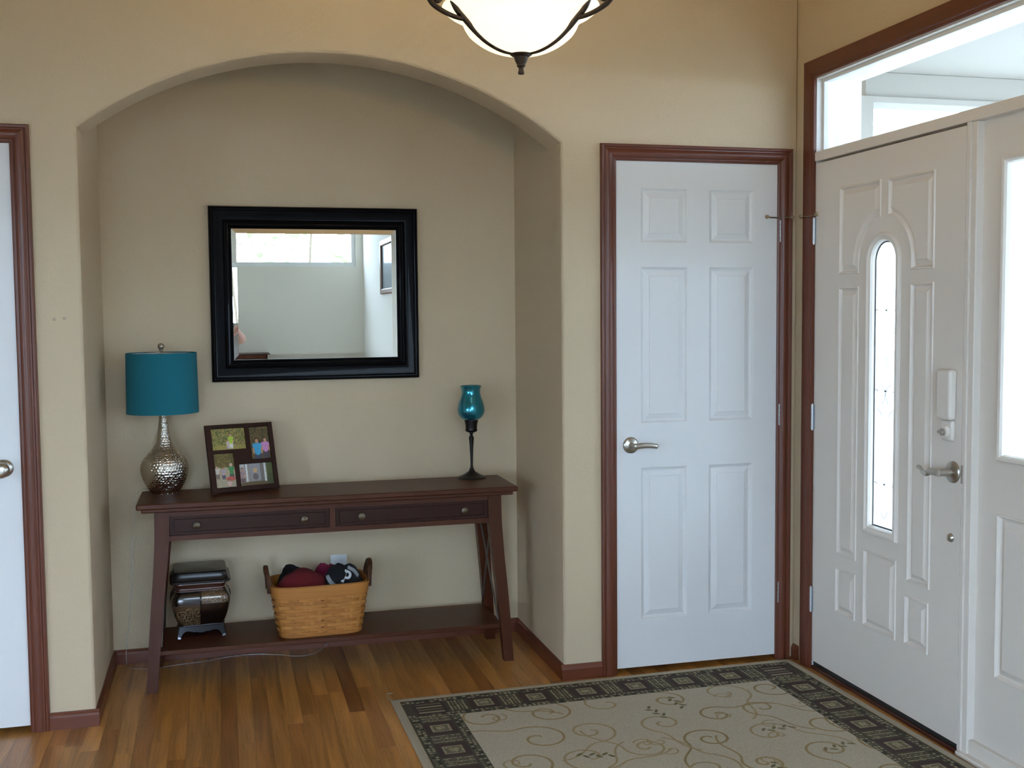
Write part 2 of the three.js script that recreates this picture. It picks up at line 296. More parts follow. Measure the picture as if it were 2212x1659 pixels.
{ // closet door
  const d = struct('door_1', 'white six panel closet door with a nickel lever handle', 'door');
  sixPanel(d, 1.491, 2.2, M.door);
  for (const [y, s] of [[1.782, true], [1.030, false], [0.287, false]]) hinge(d, 2.2065, y, 0.089, 0.004, s, 1);
  const h = mesh('handle', rosette(1.557, 0.927), M.nickel, d);
  mesh('lever', merge([at(new THREE.CylinderGeometry(0.011, 0.013, 0.05, 20), 1.557, 0.927, 0.032, 0, Math.PI / 2), leverGeo([[1.550, 0.927, 0.055], [1.585, 0.930, 0.057], [1.62, 0.929, 0.056], [1.655, 0.923, 0.052]], 0.012, 0.0095)]), M.nickel, h);
}
{ // door at the left edge
  const d = struct('door_3', 'white door at the left edge with a round nickel knob', 'door');
  sixPanel(d, -1.455, -0.694, M.door);
  const h = mesh('knob_rose', rosette(-0.752, 0.937, 0.031), M.nickel, d);
  mesh('knob', at(lathe(smoothPts([[0.011, 0], [0.011, 0.022], [0.016, 0.03], [0.026, 0.04], [0.028, 0.05], [0.024, 0.06], [0.014, 0.066], [0, 0.067]], 40), 36), -0.752, 0.937, 0.008, 0, Math.PI / 2), M.nickel, h);
}
// ---- entry: frame, door, sidelight, transom; local x = along the wall, local z = into the room
const RY = -Math.PI / 2, EP = [XR, 0, 0];
{
  const t = struct('trim_2', 'mahogany casing round the entry door and transom', 'door trim', EP, RY);
  const P = [[-0.004, 0], [-0.004, 0.010], [0.0, 0.013], [0.008, 0.013], [0.013, 0.017], [0.045, 0.019], [0.058, 0.018], [0.066, 0.016], [0.068, 0.010], [0.068, 0]];
  casing(t, 0.142, ZE1 - 0.005, EH - 0.012, P, M.trim);
  const f = struct('window_1', 'wide transom window over the entry door in a white frame', 'window', EP, RY);
  // white jamb boards, head, transom bar, stops
  mesh('frame', merge([span(ZE0, 0, -WT, ZE0 + 0.02, EH, -0.001), span(ZE1 - 0.02, 0, -WT, ZE1, EH, -0.001), span(ZE0 + 0.02, EH - 0.02, -WT, ZE1 - 0.02, EH, -0.001, 'x')]), M.jamb, f);
  mesh('stop', merge([span(ZE0 + 0.02, 2.082, -0.055, ZE0 + 0.033, EH - 0.02, -0.026), span(ZE1 - 0.033, 2.082, -0.055, ZE1 - 0.02, EH - 0.02, -0.026), span(ZE0 + 0.033, EH - 0.033, -0.055, ZE1 - 0.033, EH - 0.02, -0.026, 'x')]), M.jamb, f);
  mesh('transom_bar', merge([span(ZE0 + 0.0, 2.047, -WT, ZE1, 2.083, 0.004, 'x', 0.003), span(ZE0 + 0.02, 2.083, -0.06, ZE1 - 0.02, 2.092, -0.024, 'x')]), M.entry, f);
  mesh('pane', span(ZE0 + 0.022, 2.088, -0.045, ZE1 - 0.022, EH - 0.022, -0.041), M.pane, f);
  // sidelight
  const s = struct('window_2', 'white sidelight panel with tall glass at the right edge', 'window', EP, RY);
  const SX0 = 1.108, SX1 = ZE1 - 0.02, GX0 = 1.222, GX1 = 1.425, q0 = rect(GX0 - 0.022, 0.983, GX1 + 0.022, 1.925), q1 = rect(1.198, 0.292, 1.445, 0.819);
  mesh('mullion', merge([span(1.0665, 0, -WT, 1.082, 2.047, 0.0), span(1.082, 0, -WT, 1.108, 2.047, -0.006, 'y', 0.003)]), M.entry, s);
  const sd = slab(s, rect(SX0, 0.06, SX1, 2.047), [q0, q1], 0.04, M.entry, 'sidelight_panel'); sd.position.z = -0.032;
  const MOULD = [[0, 0], [0.0, 0.006], [0.006, 0.012], [0.014, 0.010], [0.020, 0.004], [0.024, -0.008]];
  mesh('glass_moulding', ringPanel(q0, MOULD, false), M.entry, s).position.z = -0.032;
  mesh('pane', span(GX0, 1.0, -0.052, GX1, 1.91, -0.046), M.frosted, s);
  mesh('lower_panel', ringPanel(q1, [[0, 0], [0.002, 0.004], [0.007, 0.0045], [0.012, -0.005], [0.016, -0.008], [0.020, -0.008], [0.038, 0.002], [0.040, 0.0035]]), M.entry, s).position.z = -0.032;
  mesh('sill', merge([span(1.108, 0.012, -WT, SX1, 0.062, -0.012, 'x', 0.004), span(1.072, 0, -0.10, SX1, 0.016, 0.012, 'x', 0.004)]), M.entry, s);
  mesh('strike_plate', span(1.0655, 0.895, -0.02, 1.074, 0.955, 0.0012), M.nickel, s);
  // threshold
  const th = struct('door_threshold', 'dark threshold strip and bottom sweep under the entry door', 'threshold', EP, RY);
  mesh('sill_plate', span(0.148, 0, -WT, 1.0665, 0.014, 0.004, 'x', 0.003), M.trimDark, th);
  mesh('sweep', span(0.150, 0.014, -0.04, 1.064, 0.032, -0.006, 'x'), M.rubber, th);
}
{
  const d = struct('door_2', 'white entry door with a tall arched glass and raised panels', 'door', EP, RY);
  const c = 0.622, ay = 1.632, R = 0.160, x0 = 0.326, x1 = 0.463, x2 = 0.781, x3 = 0.911, e = 0.600 - c + 0.0;
  const arc = (cx, cy, r, a, b, n) => Array.from({ length: n + 1 }, (_, i) => { const t = a + (b - a) * i / n; return [cx + r * Math.cos(t), cy + r * Math.sin(t)]; });
  const aTop = Math.acos(-0.022 / R);
  const p1 = [[x0, 1.594], [x1, 1.594], ...arc(c, ay, R, Math.PI, aTop, 18), [0.600, 1.926], [x0, 1.926]];
  const aT2 = Math.acos(0.022 / R);
  const p2 = [[x2, 1.594], [x3, 1.594], [x3, 1.922], [0.644, 1.922], ...arc(c, ay, R, aT2, 0, 18)];
  const panels = [p1, p2, rect(x0, 0.510, x1, 1.547), rect(x2, 0.508, x3, 1.550), rect(x0 - 0.006, 0.278, x1 - 0.002, 0.458), rect(x2 - 0.010, 0.282, x3 - 0.004, 0.461), rect(0.512, 0.278, 0.720, 0.569)];
  const oval = [[c - 0.104, 0.632], [c + 0.104, 0.632], ...arc(c, ay, 0.104, 0, Math.PI, 32)];
  slab(d, rect(0.150, 0.033, 1.064, 2.038), [...panels, oval], 0.044, M.entry);
  const RING = [[0, 0], [0.002, 0.004], [0.006, 0.0045], [0.010, -0.004], [0.013, -0.008], [0.016, -0.008], [0.032, 0.002], [0.034, 0.0035]];
  for (const p of panels) mesh('door_panel', ringPanel(p, RING), M.entry, d);
  mesh('glass_moulding', ringPanel(oval, [[0, 0], [0, 0.007], [0.004, 0.013], [0.012, 0.013], [0.020, 0.008], [0.026, 0.006], [0.031, -0.002], [0.032, -0.012]], false), M.entry, d);
  const gl = inset(oval, 0.030), gs = new THREE.Shape(gl.map((p) => new THREE.Vector2(...p)));
  const pane = mesh('pane', uvm(new THREE.ExtrudeGeometry(gs, { depth: 0.006, bevelEnabled: false }).translate(0, 0, -0.020)), M.frosted, d);
  // leaded lines in the glass
  const z = -0.012, L = [], ln = (pts, r = 0.0015) => L.push(tube(pts.map(([x, y]) => [x, y, z]), r, 24, 6));
  for (const y of [1.456, 1.165, 0.825]) { ln([[c - 0.072, y], [c - 0.052, y + 0.001], [c - 0.045, y - 0.004]]); ln([[c + 0.072, y], [c + 0.052, y + 0.001], [c + 0.045, y - 0.004]]); L.push(at(new THREE.SphereGeometry(0.004, 10, 8), c, y, z)); }
  for (const s of [-1, 1]) { ln([[c - s * 0.035, 1.19], [c - s * 0.012, 1.175], [c, 1.15], [c + s * 0.018, 1.115]], 0.0011); ln([[c - s * 0.05, 1.10], [c - s * 0.03, 1.085], [c - s * 0.018, 1.07]], 0.0011); ln([[c, 0.70], [c + s * 0.012, 0.712], [c + s * 0.022, 0.73]], 0.0011); }
  ln([[c - 0.006, 1.235], [c + 0.004, 1.265], [c + 0.002, 1.29]], 0.0010); ln([[c - 0.01, 1.66], [c + 0.012, 1.668]], 0.0011);
  mesh('leaded_lines', merge(L), M.came, pane);
  mesh('glass_edge', ringPanel(inset(oval, 0.0305), [[0, -0.0105], [0.007, -0.0125]], false), M.came, pane);
  for (const [y, s] of [[1.773, true], [1.030, false], [0.287, false]]) hinge(d, 0.146, y, 0.10, 0.010, s, -1);
  mesh('weatherstrip', merge([span(0.148, 2.030, -0.062, 1.068, 2.050, -0.046, 'x'), span(0.147, 0.03, -0.062, 0.158, 2.03, -0.046), span(1.056, 0.03, -0.062, 1.0675, 2.03, -0.046)]), M.rubber, d);
  // lever set
  const h = mesh('handle', rosette(1.026, 0.927, 0.036), M.nickel, d);
  mesh('lever', merge([at(new THREE.CylinderGeometry(0.011, 0.014, 0.05, 20), 1.026, 0.927, 0.032, 0, Math.PI / 2), at(new THREE.CylinderGeometry(0.0115, 0.0125, 0.052, 24), 1.006, 0.927, 0.057, 0, 0, Math.PI / 2), leverGeo([[1.010, 0.927, 0.057], [0.985, 0.925, 0.058], [0.962, 0.916, 0.058], [0.940, 0.921, 0.056], [0.922, 0.931, 0.053], [0.900, 0.931, 0.050]], 0.0105, 0.0065)]), M.nickel, h);
  mesh('keypad_housing', at(rbox(0.074, 0.165, 0.030, 0.011, 'y', 4), 1.004, 1.180, 0.015), M.entry, d).userData.label = 'white lock housing';
  const db = mesh('deadbolt_plate', merge([at(rbox(0.058, 0.068, 0.018, 0.009, 'y', 3), 1.008, 1.062, 0.009), at(new THREE.CylinderGeometry(0.020, 0.024, 0.014, 28), 1.008, 1.058, 0.022, 0, Math.PI / 2)]), M.entry, d);
  mesh('thumb_turn', merge([at(rbox(0.030, 0.011, 0.012, 0.004, 'y', 3), 1.008, 1.058, 0.036), at(new THREE.CylinderGeometry(0.012, 0.012, 0.01, 20), 1.008, 1.058, 0.03, 0, Math.PI / 2)]), M.nickel, db);
  mesh('lower_bolt_cap', at(lathe([[0, 0.012], [0.008, 0.011], [0.013, 0.006], [0.015, 0]], 28), 1.019, 0.709, 0, 0, Math.PI / 2), M.nickel, d);
}
// ---- windows behind the viewer and out of frame
function simpleWindow(name, label, w, h, cols, pos, turn, bars = []) { // local: x 0..w, y 0..h, z 0 inner face
  const g = struct(name, label, 'window', pos, turn), f = 0.05;
  mesh('frame', merge([span(0, 0, -0.12, f, h, -0.04), span(w - f, 0, -0.12, w, h, -0.04), span(f, 0, -0.12, w - f, f, -0.04, 'x'), span(f, h - f, -0.12, w - f, h, -0.04, 'x')]), M.jamb, g);
  for (let i = 1; i < cols; i++) mesh('mullion', span(w * i / cols - f / 2, f, -0.12, w * i / cols + f / 2, h - f, -0.04), M.jamb, g);
  for (let i = 0; i < cols; i++) mesh('pane', span(w * i / cols + (i ? f / 2 : f), f, -0.085, w * (i + 1) / cols - (i < cols - 1 ? f / 2 : f), h - f, -0.081), M.pane, g);
  return g;
}
simpleWindow('window_3', 'high bright window with leaves outside, seen in the mirror', 1.72, 1.34, 1, [1.52, 2.01, ZB], Math.PI);
simpleWindow('window_5', 'wide glazed patio window behind the viewer', 1.5, 2.0, 2, [-0.3, 0.05, ZB], Math.PI);
simpleWindow('window_6', 'wide window in the far left wall', 2.2, 1.8, 2, [XW, 0.3, ZB - 0.4], Math.PI / 2);
{
  const w = simpleWindow('window_4', 'window with raised white blinds in the entry wall', 1.1, 1.9, 2, [XR, 0.25, 3.2], RY);
  for (let i = 0; i < 12; i++) { const g = new THREE.BoxGeometry(0.98, 0.0022, 0.046); g.rotateX(0.5); mesh('blind_slat', uvm(g.translate(0.55, 1.82 - i * 0.038, -0.03), 'x'), M.white, w); }
}
// ---- outside: ground, porch, trees
tag(mesh('ground', span(-40, -0.45, -40, 40, -0.35, 40, 'z'), std({ color: rgb(0.40, 0.42, 0.36), roughness: 1, bumpMap: rep(pileTex, 3, 3), bumpScale: 0.02 })), 'lawn and paving outside the house', 'ground', null, 'structure');
{
  const p = struct('porch', 'white covered porch beyond the entry door glass', 'porch');
  mesh('porch_ceiling', span(XR + WT, 2.47, -0.30, 5.2, 2.55, 4.0, 'x'), M.porch, p);
  mesh('porch_beam', span(2.66, 2.365, -0.24, 5.2, 2.47, -0.10, 'x', 0.004), M.porch, p);
  mesh('beam_trim', span(2.66, 2.338, -0.22, 5.2, 2.366, -0.085, 'x', 0.003), M.porch, p);
  mesh('porch_beam', span(5.0, 2.34, -0.10, 5.2, 2.47, 4.0, 'z', 0.004), M.porch, p);
  mesh('pilaster', span(XR + WT, -0.05, -0.26, 2.69, 2.365, -0.08, 'y', 0.004), M.porch, p);
  mesh('porch_post', span(5.0, -0.05, -0.26, 5.18, 2.365, -0.08, 'y', 0.004), M.porch, p);
  mesh('porch_floor', span(XR + WT, -0.35, -0.3, 5.2, -0.05, 4.0, 'x'), std({ color: rgb(0.5, 0.5, 0.48), roughness: 0.9 }), p);
}
{
  const leafG = new THREE.SphereGeometry(0.11, 5, 4); leafG.scale(1, 0.16, 0.6);
  const leafM = std({ color: rgb(0.30, 0.52, 0.18), roughness: 0.7 });
  const spots = [[-0.6, 11.2, 3.4, 5, 'leafy green tree nearest the middle of the high window in the mirror'], [1.4, 12.0, 3.1, 8, 'leafy green tree at the right part of the high window in the mirror']];
  for (const [x, z, h, seed, label] of spots) {
    const t = thing('garden_tree', label, 'tree', [x, -0.35, z]), r = rng(seed);
    mesh('trunk', tube([[0, 0, 0], [0.05, h * 0.4, 0.02], [-0.04, h * 0.8, 0], [0.02, h * 1.1, 0]], 0.02, 12, 8), std({ color: rgb(0.12, 0.09, 0.06), roughness: 0.95 }), t);
    const N = 110, im = new THREE.InstancedMesh(leafG, leafM, N), m = new THREE.Matrix4(), q = new THREE.Quaternion();
    for (let i = 0; i < N; i++) { const a = r() * 6.283, b = Math.acos(2 * r() - 1), R = 1.1 * Math.cbrt(0.2 + 0.8 * r()); q.setFromEuler(new THREE.Euler(r() * 3, r() * 6, r() * 3)); m.compose(V3(R * Math.sin(b) * Math.cos(a), h + R * 0.85 * Math.cos(b), R * Math.sin(b) * Math.sin(a)), q, V3(1, 1, 1)); im.setMatrixAt(i, m); }
    im.name = 'foliage'; im.userData.kind = 'stuff'; im.castShadow = im.receiveShadow = true; t.add(im);
  }
}
// ---- closets behind the two inner doors
{
  const c = struct('wall_closet', 'plain closet interiors behind the two inner doors', 'wall');
  for (const [a, b] of [[1.36, 2.30], [-1.6, -0.60]]) {
    mesh('closet_back', span(a, 0, -0.9, b, CEIL, -0.85), M.wall, c);
    mesh('closet_side', span(a - 0.05, 0, -0.9, a, CEIL, -0.185), M.wall, c);
    if (b > 2) mesh('closet_side', span(b, 0, -0.9, b + 0.05, CEIL, -0.19), M.wall, c);
    mesh('closet_floor', span(a, -0.1, -0.9, b, -0.001, 0.001), M.trimDark, c);
  }
}

// ================================================================== CONSOLE TABLE
const TZ0 = -0.262, TZ1 = -0.612, TY = 0.742, SHELF = 0.155, TXC = 0.4085;
{
  const t = thing('console_table', 'dark wood console table with two drawers and a low shelf in the arched niche', 'console table');
  mesh('table_top', at(rbox(1.505, 0.022, TZ0 - TZ1, 0.006, 'x', 4), TXC, TY - 0.011, (TZ0 + TZ1) / 2), M.table, t);
  mesh('top_moulding', at(rbox(1.47, 0.016, TZ0 - TZ1 - 0.03, 0.005, 'x', 3), TXC, TY - 0.029, (TZ0 + TZ1) / 2), M.table, t);
  // legs: square, straight beside the apron, then splayed and tapering
  const ys = [0.706, 0.593, 0.456, 0.322, 0.183, 0.0], off = [0, 0.002, 0.011, 0.023, 0.034, 0.046], wid = [0.056, 0.055, 0.050, 0.047, 0.044, 0.041];
  const leg = (sx, front) => {
    const pos = [], R = ys.map((y, i) => {
      const o = TXC + sx * (0.6885 + off[i]), n = o - sx * wid[i], zo = front ? -0.300 + off[i] * 0.25 : -0.592 - off[i] * 1.3, zi = front ? zo - wid[i] * 0.9 : zo + wid[i] * 0.9;
      return [[Math.min(o, n), y, Math.min(zo, zi)], [Math.max(o, n), y, Math.min(zo, zi)], [Math.max(o, n), y, Math.max(zo, zi)], [Math.min(o, n), y, Math.max(zo, zi)]];
    });
    for (let i = 0; i + 1 < R.length; i++) for (let k = 0; k < 4; k++) { const a = R[i][k], b = R[i][(k + 1) % 4], c = R[i + 1][(k + 1) % 4], d = R[i + 1][k]; pos.push(...a, ...b, ...c, ...a, ...c, ...d); }
    const e = R.at(-1); pos.push(...e[0], ...e[1], ...e[2], ...e[0], ...e[2], ...e[3]);
    const g = new THREE.BufferGeometry(); g.setAttribute('position', new THREE.Float32BufferAttribute(pos, 3));
    // wind outward
    for (let i = 0; i < pos.length; i += 9) { const s = pos.slice(i + 3, i + 6); pos.splice(i + 3, 3, ...pos.slice(i + 6, i + 9)); pos.splice(i + 6, 3, ...s); }
    g.setAttribute('position', new THREE.Float32BufferAttribute(pos, 3)); g.computeVertexNormals(); return uvm(g, 'y', [sx * 0.2, front ? 0.1 : 0.4]);
  };
  for (const s of [-1, 1]) for (const f of [true, false]) mesh('leg', leg(s, f), M.table, t);
  const AZ = -0.306;
  mesh('apron', merge([
    span(-0.228, 0.684, AZ - 0.02, 1.045, 0.706, AZ, 'x'), span(-0.228, 0.588, AZ - 0.02, 1.045, 0.608, AZ, 'x'), span(0.389, 0.608, AZ - 0.02, 0.411, 0.684, AZ),
    span(-0.230, 0.588, -0.575, 1.047, 0.706, -0.56, 'x'), span(-0.272, 0.588, -0.56, -0.255, 0.706, AZ - 0.04, 'z'), span(1.072, 0.588, -0.56, 1.089, 0.706, AZ - 0.04, 'z')]), M.table, t);
  for (const [x0, x1, kn] of [[-0.224, 0.388, [-0.124, 0.289]], [0.412, 1.041, [0.516, 0.941]]]) {
    const d = mesh('drawer', merge([span(x0, 0.609, AZ - 0.19, x1, 0.683, AZ - 0.005, 'x'), at(rbox(x1 - x0 - 0.03, 0.050, 0.006, 0.0025, 'x'), (x0 + x1) / 2, 0.646, AZ - 0.004)]), M.tableDark, t);
    for (const x of kn) mesh('knob', at(lathe([[0, 0.022], [0.004, 0.0215], [0.0055, 0.019], [0.008, 0.0185], [0.0135, 0.016], [0.015, 0.013], [0.0125, 0.009], [0.007, 0.006], [0.007, 0]], 28), x, 0.646, AZ - 0.001, 0, Math.PI / 2), M.brass, d);
  }
  mesh('shelf', at(rbox(1.375, 0.018, 0.345, 0.003, 'x', 2), TXC, SHELF - 0.009, -0.4875), M.table, t);
  for (const s of [-1, 1]) {
    const X = (y) => TXC + s * (0.652 + (0.6 - y) * 0.06);
    mesh('cross_rod', merge([tube([[X(0.60), 0.60, -0.335], [X(0.17), 0.17, -0.62]], 0.004, 2, 8), tube([[X(0.60), 0.60, -0.57], [X(0.17), 0.17, -0.325]], 0.004, 2, 8)]), std({ color: rgb(0.16, 0.15, 0.14), metalness: 0.7, roughness: 0.4 }), t);
    mesh('side_rail', at(rbox(0.022, 0.022, 0.27, 0.002, 'z'), TXC + s * 0.690, 0.134, -0.475), M.tableDark, t);
  }
}

// ================================================================== WALL MIRROR
{
  const t = thing('wall_mirror', 'black framed rectangular mirror hanging on the niche wall', 'mirror', [0.3865, 1.547, -ND]);
  const hw = 0.441, hh = 0.369, o = rect(-hw, -hh, hw, hh);
  mesh('frame', toCreasedNormals(ringPanel(o, [[0, 0.001], [0, 0.026], [0.004, 0.034], [0.010, 0.037], [0.017, 0.035], [0.020, 0.030], [0.026, 0.029], [0.034, 0.0265], [0.046, 0.024], [0.056, 0.0235], [0.060, 0.026], [0.065, 0.028], [0.070, 0.026], [0.072, 0.022], [0.077, 0.023], [0.082, 0.021], [0.086, 0.016], [0.092, 0.013], [0.093, 0.006]], false), 0.5), M.black, t);
  mesh('backing', at(box(hw * 2 - 0.02, hh * 2 - 0.02, 0.004), 0, 0, 0.0025), M.black, t);
  const gl = rect(-hw + 0.0915, -hh + 0.0915, hw - 0.0915, hh - 0.0915);
  const inner = inset(gl, 0.021), z = 0.0098;
  mesh('glass', ringPanel(inner, [[0, z], [0.001, z]]), M.mirror, t);
  mesh('bevel', ringPanel(gl, [[0, z - 0.0007], [0.021, z]], false), M.mirror, t);
}

// ================================================================== TABLE LAMP
{
  const t = thing('table_lamp', 'hammered silver gourd lamp with a teal drum shade on the table', 'table lamp', [-0.249, TY, -0.548]);
  const prof = smoothPts([[0.0, 0.0005], [0.050, 0.0005], [0.056, 0.004], [0.070, 0.024], [0.088, 0.062], [0.0945, 0.098], [0.087, 0.132], [0.066, 0.160], [0.044, 0.185], [0.0315, 0.212], [0.0245, 0.25], [0.020, 0.29], [0.0175, 0.325], [0.017, 0.335]], 400).slice(10);
  const NU = 300, NVv = 280, cum = [0]; for (let i = 1; i < prof.length; i++) cum.push(cum[i - 1] + Math.hypot(prof[i][0] - prof[i - 1][0], prof[i][1] - prof[i - 1][1]));
  const pick = (v) => { const s = v * cum.at(-1); let i = 1; while (i < cum.length - 1 && cum[i] < s) i++; const f = (s - cum[i - 1]) / (cum[i] - cum[i - 1] || 1); return [prof[i - 1][0] + (prof[i][0] - prof[i - 1][0]) * f, prof[i - 1][1] + (prof[i][1] - prof[i - 1][1]) * f, s]; };
  const cell = 0.0122, r = rng(5), jit = Array.from({ length: 4096 }, () => [r() - 0.5, r() - 0.5]);
  const body = grid(NU, NVv, (u, v) => {
    const [R, y, s] = pick(v), n = Math.max(10, Math.round(2 * Math.PI * 0.094 / cell * Math.min(1, 0.3 + R / 0.094 * 0.7))), gu = u * n, row = Math.floor(s / (cell * 0.86)); let best = 9;
    for (let j = row - 1; j <= row + 1; j++) for (let k = -1; k <= 1; k++) { const i = Math.floor(gu + (j & 1) * 0.5) + k, q = jit[((((i % n) + n) % n) * 37 + (j & 63) * 131) & 4095], du = (gu + (j & 1) * 0.5 - i - 0.5 - q[0] * 0.35) * (2 * Math.PI * R / n), dv = s - (j + 0.5 + q[1] * 0.35) * cell * 0.86; best = Math.min(best, Math.hypot(du, dv) / cell); }
    const d = 0.0028 * Math.min(1, (best / 0.62) ** 2), e = 1 + (v > 0.01 && v < 0.985 ? (d - 0.0028) / Math.max(R, 0.012) * Math.min(1, R / 0.03 + 0.4) : 0), a = u * Math.PI * 2;
    return [R * e * Math.cos(a), y, -R * e * Math.sin(a)];
  });
  mesh('lamp_base', mergeVertices(body), M.silver, t);
  mesh('socket', merge([at(new THREE.CylinderGeometry(0.012, 0.012, 0.05, 20), 0, 0.36, 0), at(new THREE.SphereGeometry(0.028, 20, 16), 0, 0.42, 0), tube([[-0.02, 0.345, 0], [-0.055, 0.40, 0], [-0.058, 0.46, 0], [-0.03, 0.55, 0], [0, 0.570, 0]], 0.0022, 24, 6), tube([[0.02, 0.345, 0], [0.055, 0.40, 0], [0.058, 0.46, 0], [0.03, 0.55, 0], [0, 0.570, 0]], 0.0022, 24, 6)]), M.nickel, t);
  const S0 = 0.326, S1 = 0.569, SR = 0.141;
  mesh('lamp_shade', lathe([[SR, S0], [SR - 0.0035, S1 - 0.002], [SR - 0.0045, S1], [SR - 0.006, S1], [SR - 0.0035, S0], [SR, S0]], 96), M.shade, t);
  mesh('shade_lining', lathe([[SR - 0.0042, S0 + 0.004], [SR - 0.0068, S1 - 0.004]], 96), std({ color: rgb(0.7, 0.68, 0.62), roughness: 0.9, side: THREE.DoubleSide }), t);
  const sp = []; for (let i = 0; i < 3; i++) { const a = i * 2.094 + 0.5; sp.push(tube([[0, 0.571, 0], [(SR - 0.008) * Math.cos(a), S1 - 0.004, (SR - 0.008) * Math.sin(a)]], 0.0018, 2, 6)); }
  mesh('shade_spider', merge(sp), M.nickel, t);
  mesh('finial', lathe([[0.0045, 0.566], [0.0045, 0.575], [0.008, 0.576], [0.008, 0.579], [0.005, 0.5805], ...Array.from({ length: 14 }, (_, i) => [0.0135 * Math.sin(2.77 - i * 2.77 / 13), 0.594 - 0.0135 * Math.cos(2.77 - i * 2.77 / 13) * -1]).map(([r, y]) => [r, y])], 28), M.nickel, t);
}
{
  const g = tube([[-0.26, 0.748, -0.60], [-0.30, 0.747, -0.622], [-0.345, 0.745, -0.632], [-0.374, 0.71, -0.642], [-0.381, 0.62, -0.65], [-0.39, 0.50, -0.652], [-0.397, 0.38, -0.655], [-0.407, 0.26, -0.66], [-0.42, 0.14, -0.668], [-0.430, 0.04, -0.672], [-0.42, 0.006, -0.64], [-0.33, 0.0045, -0.60], [-0.2, 0.0045, -0.62], [-0.111, 0.0045, -0.633], [0.0, 0.0045, -0.67], [0.10, 0.0045, -0.672], [0.2, 0.0045, -0.63], [0.28, 0.0045, -0.59], [0.335, 0.0045, -0.61], [0.40, 0.02, -0.68], [0.445, 0.12, -0.692], [0.462, 0.26, -0.694], [0.462, 0.335, -0.700]], 0.0022, 220, 8);
  tag(mesh('lamp_cord', g, M.clear), 'thin clear lamp cord hanging behind the table and lying under its shelf', 'cord');
}
{
  const t = thing('wall_outlet', 'white electrical outlet low on the niche wall behind the basket', 'outlet', [0.4615, 0.349, -ND]);
  mesh('cover_plate', at(rbox(0.072, 0.116, 0.006, 0.003, 'y', 3), 0, 0, 0.003), M.white, t);
  for (const y of [-0.02, 0.02]) mesh('socket', at(rbox(0.034, 0.028, 0.004, 0.0018, 'y', 3), 0, y, 0.0055), M.white, t);
}

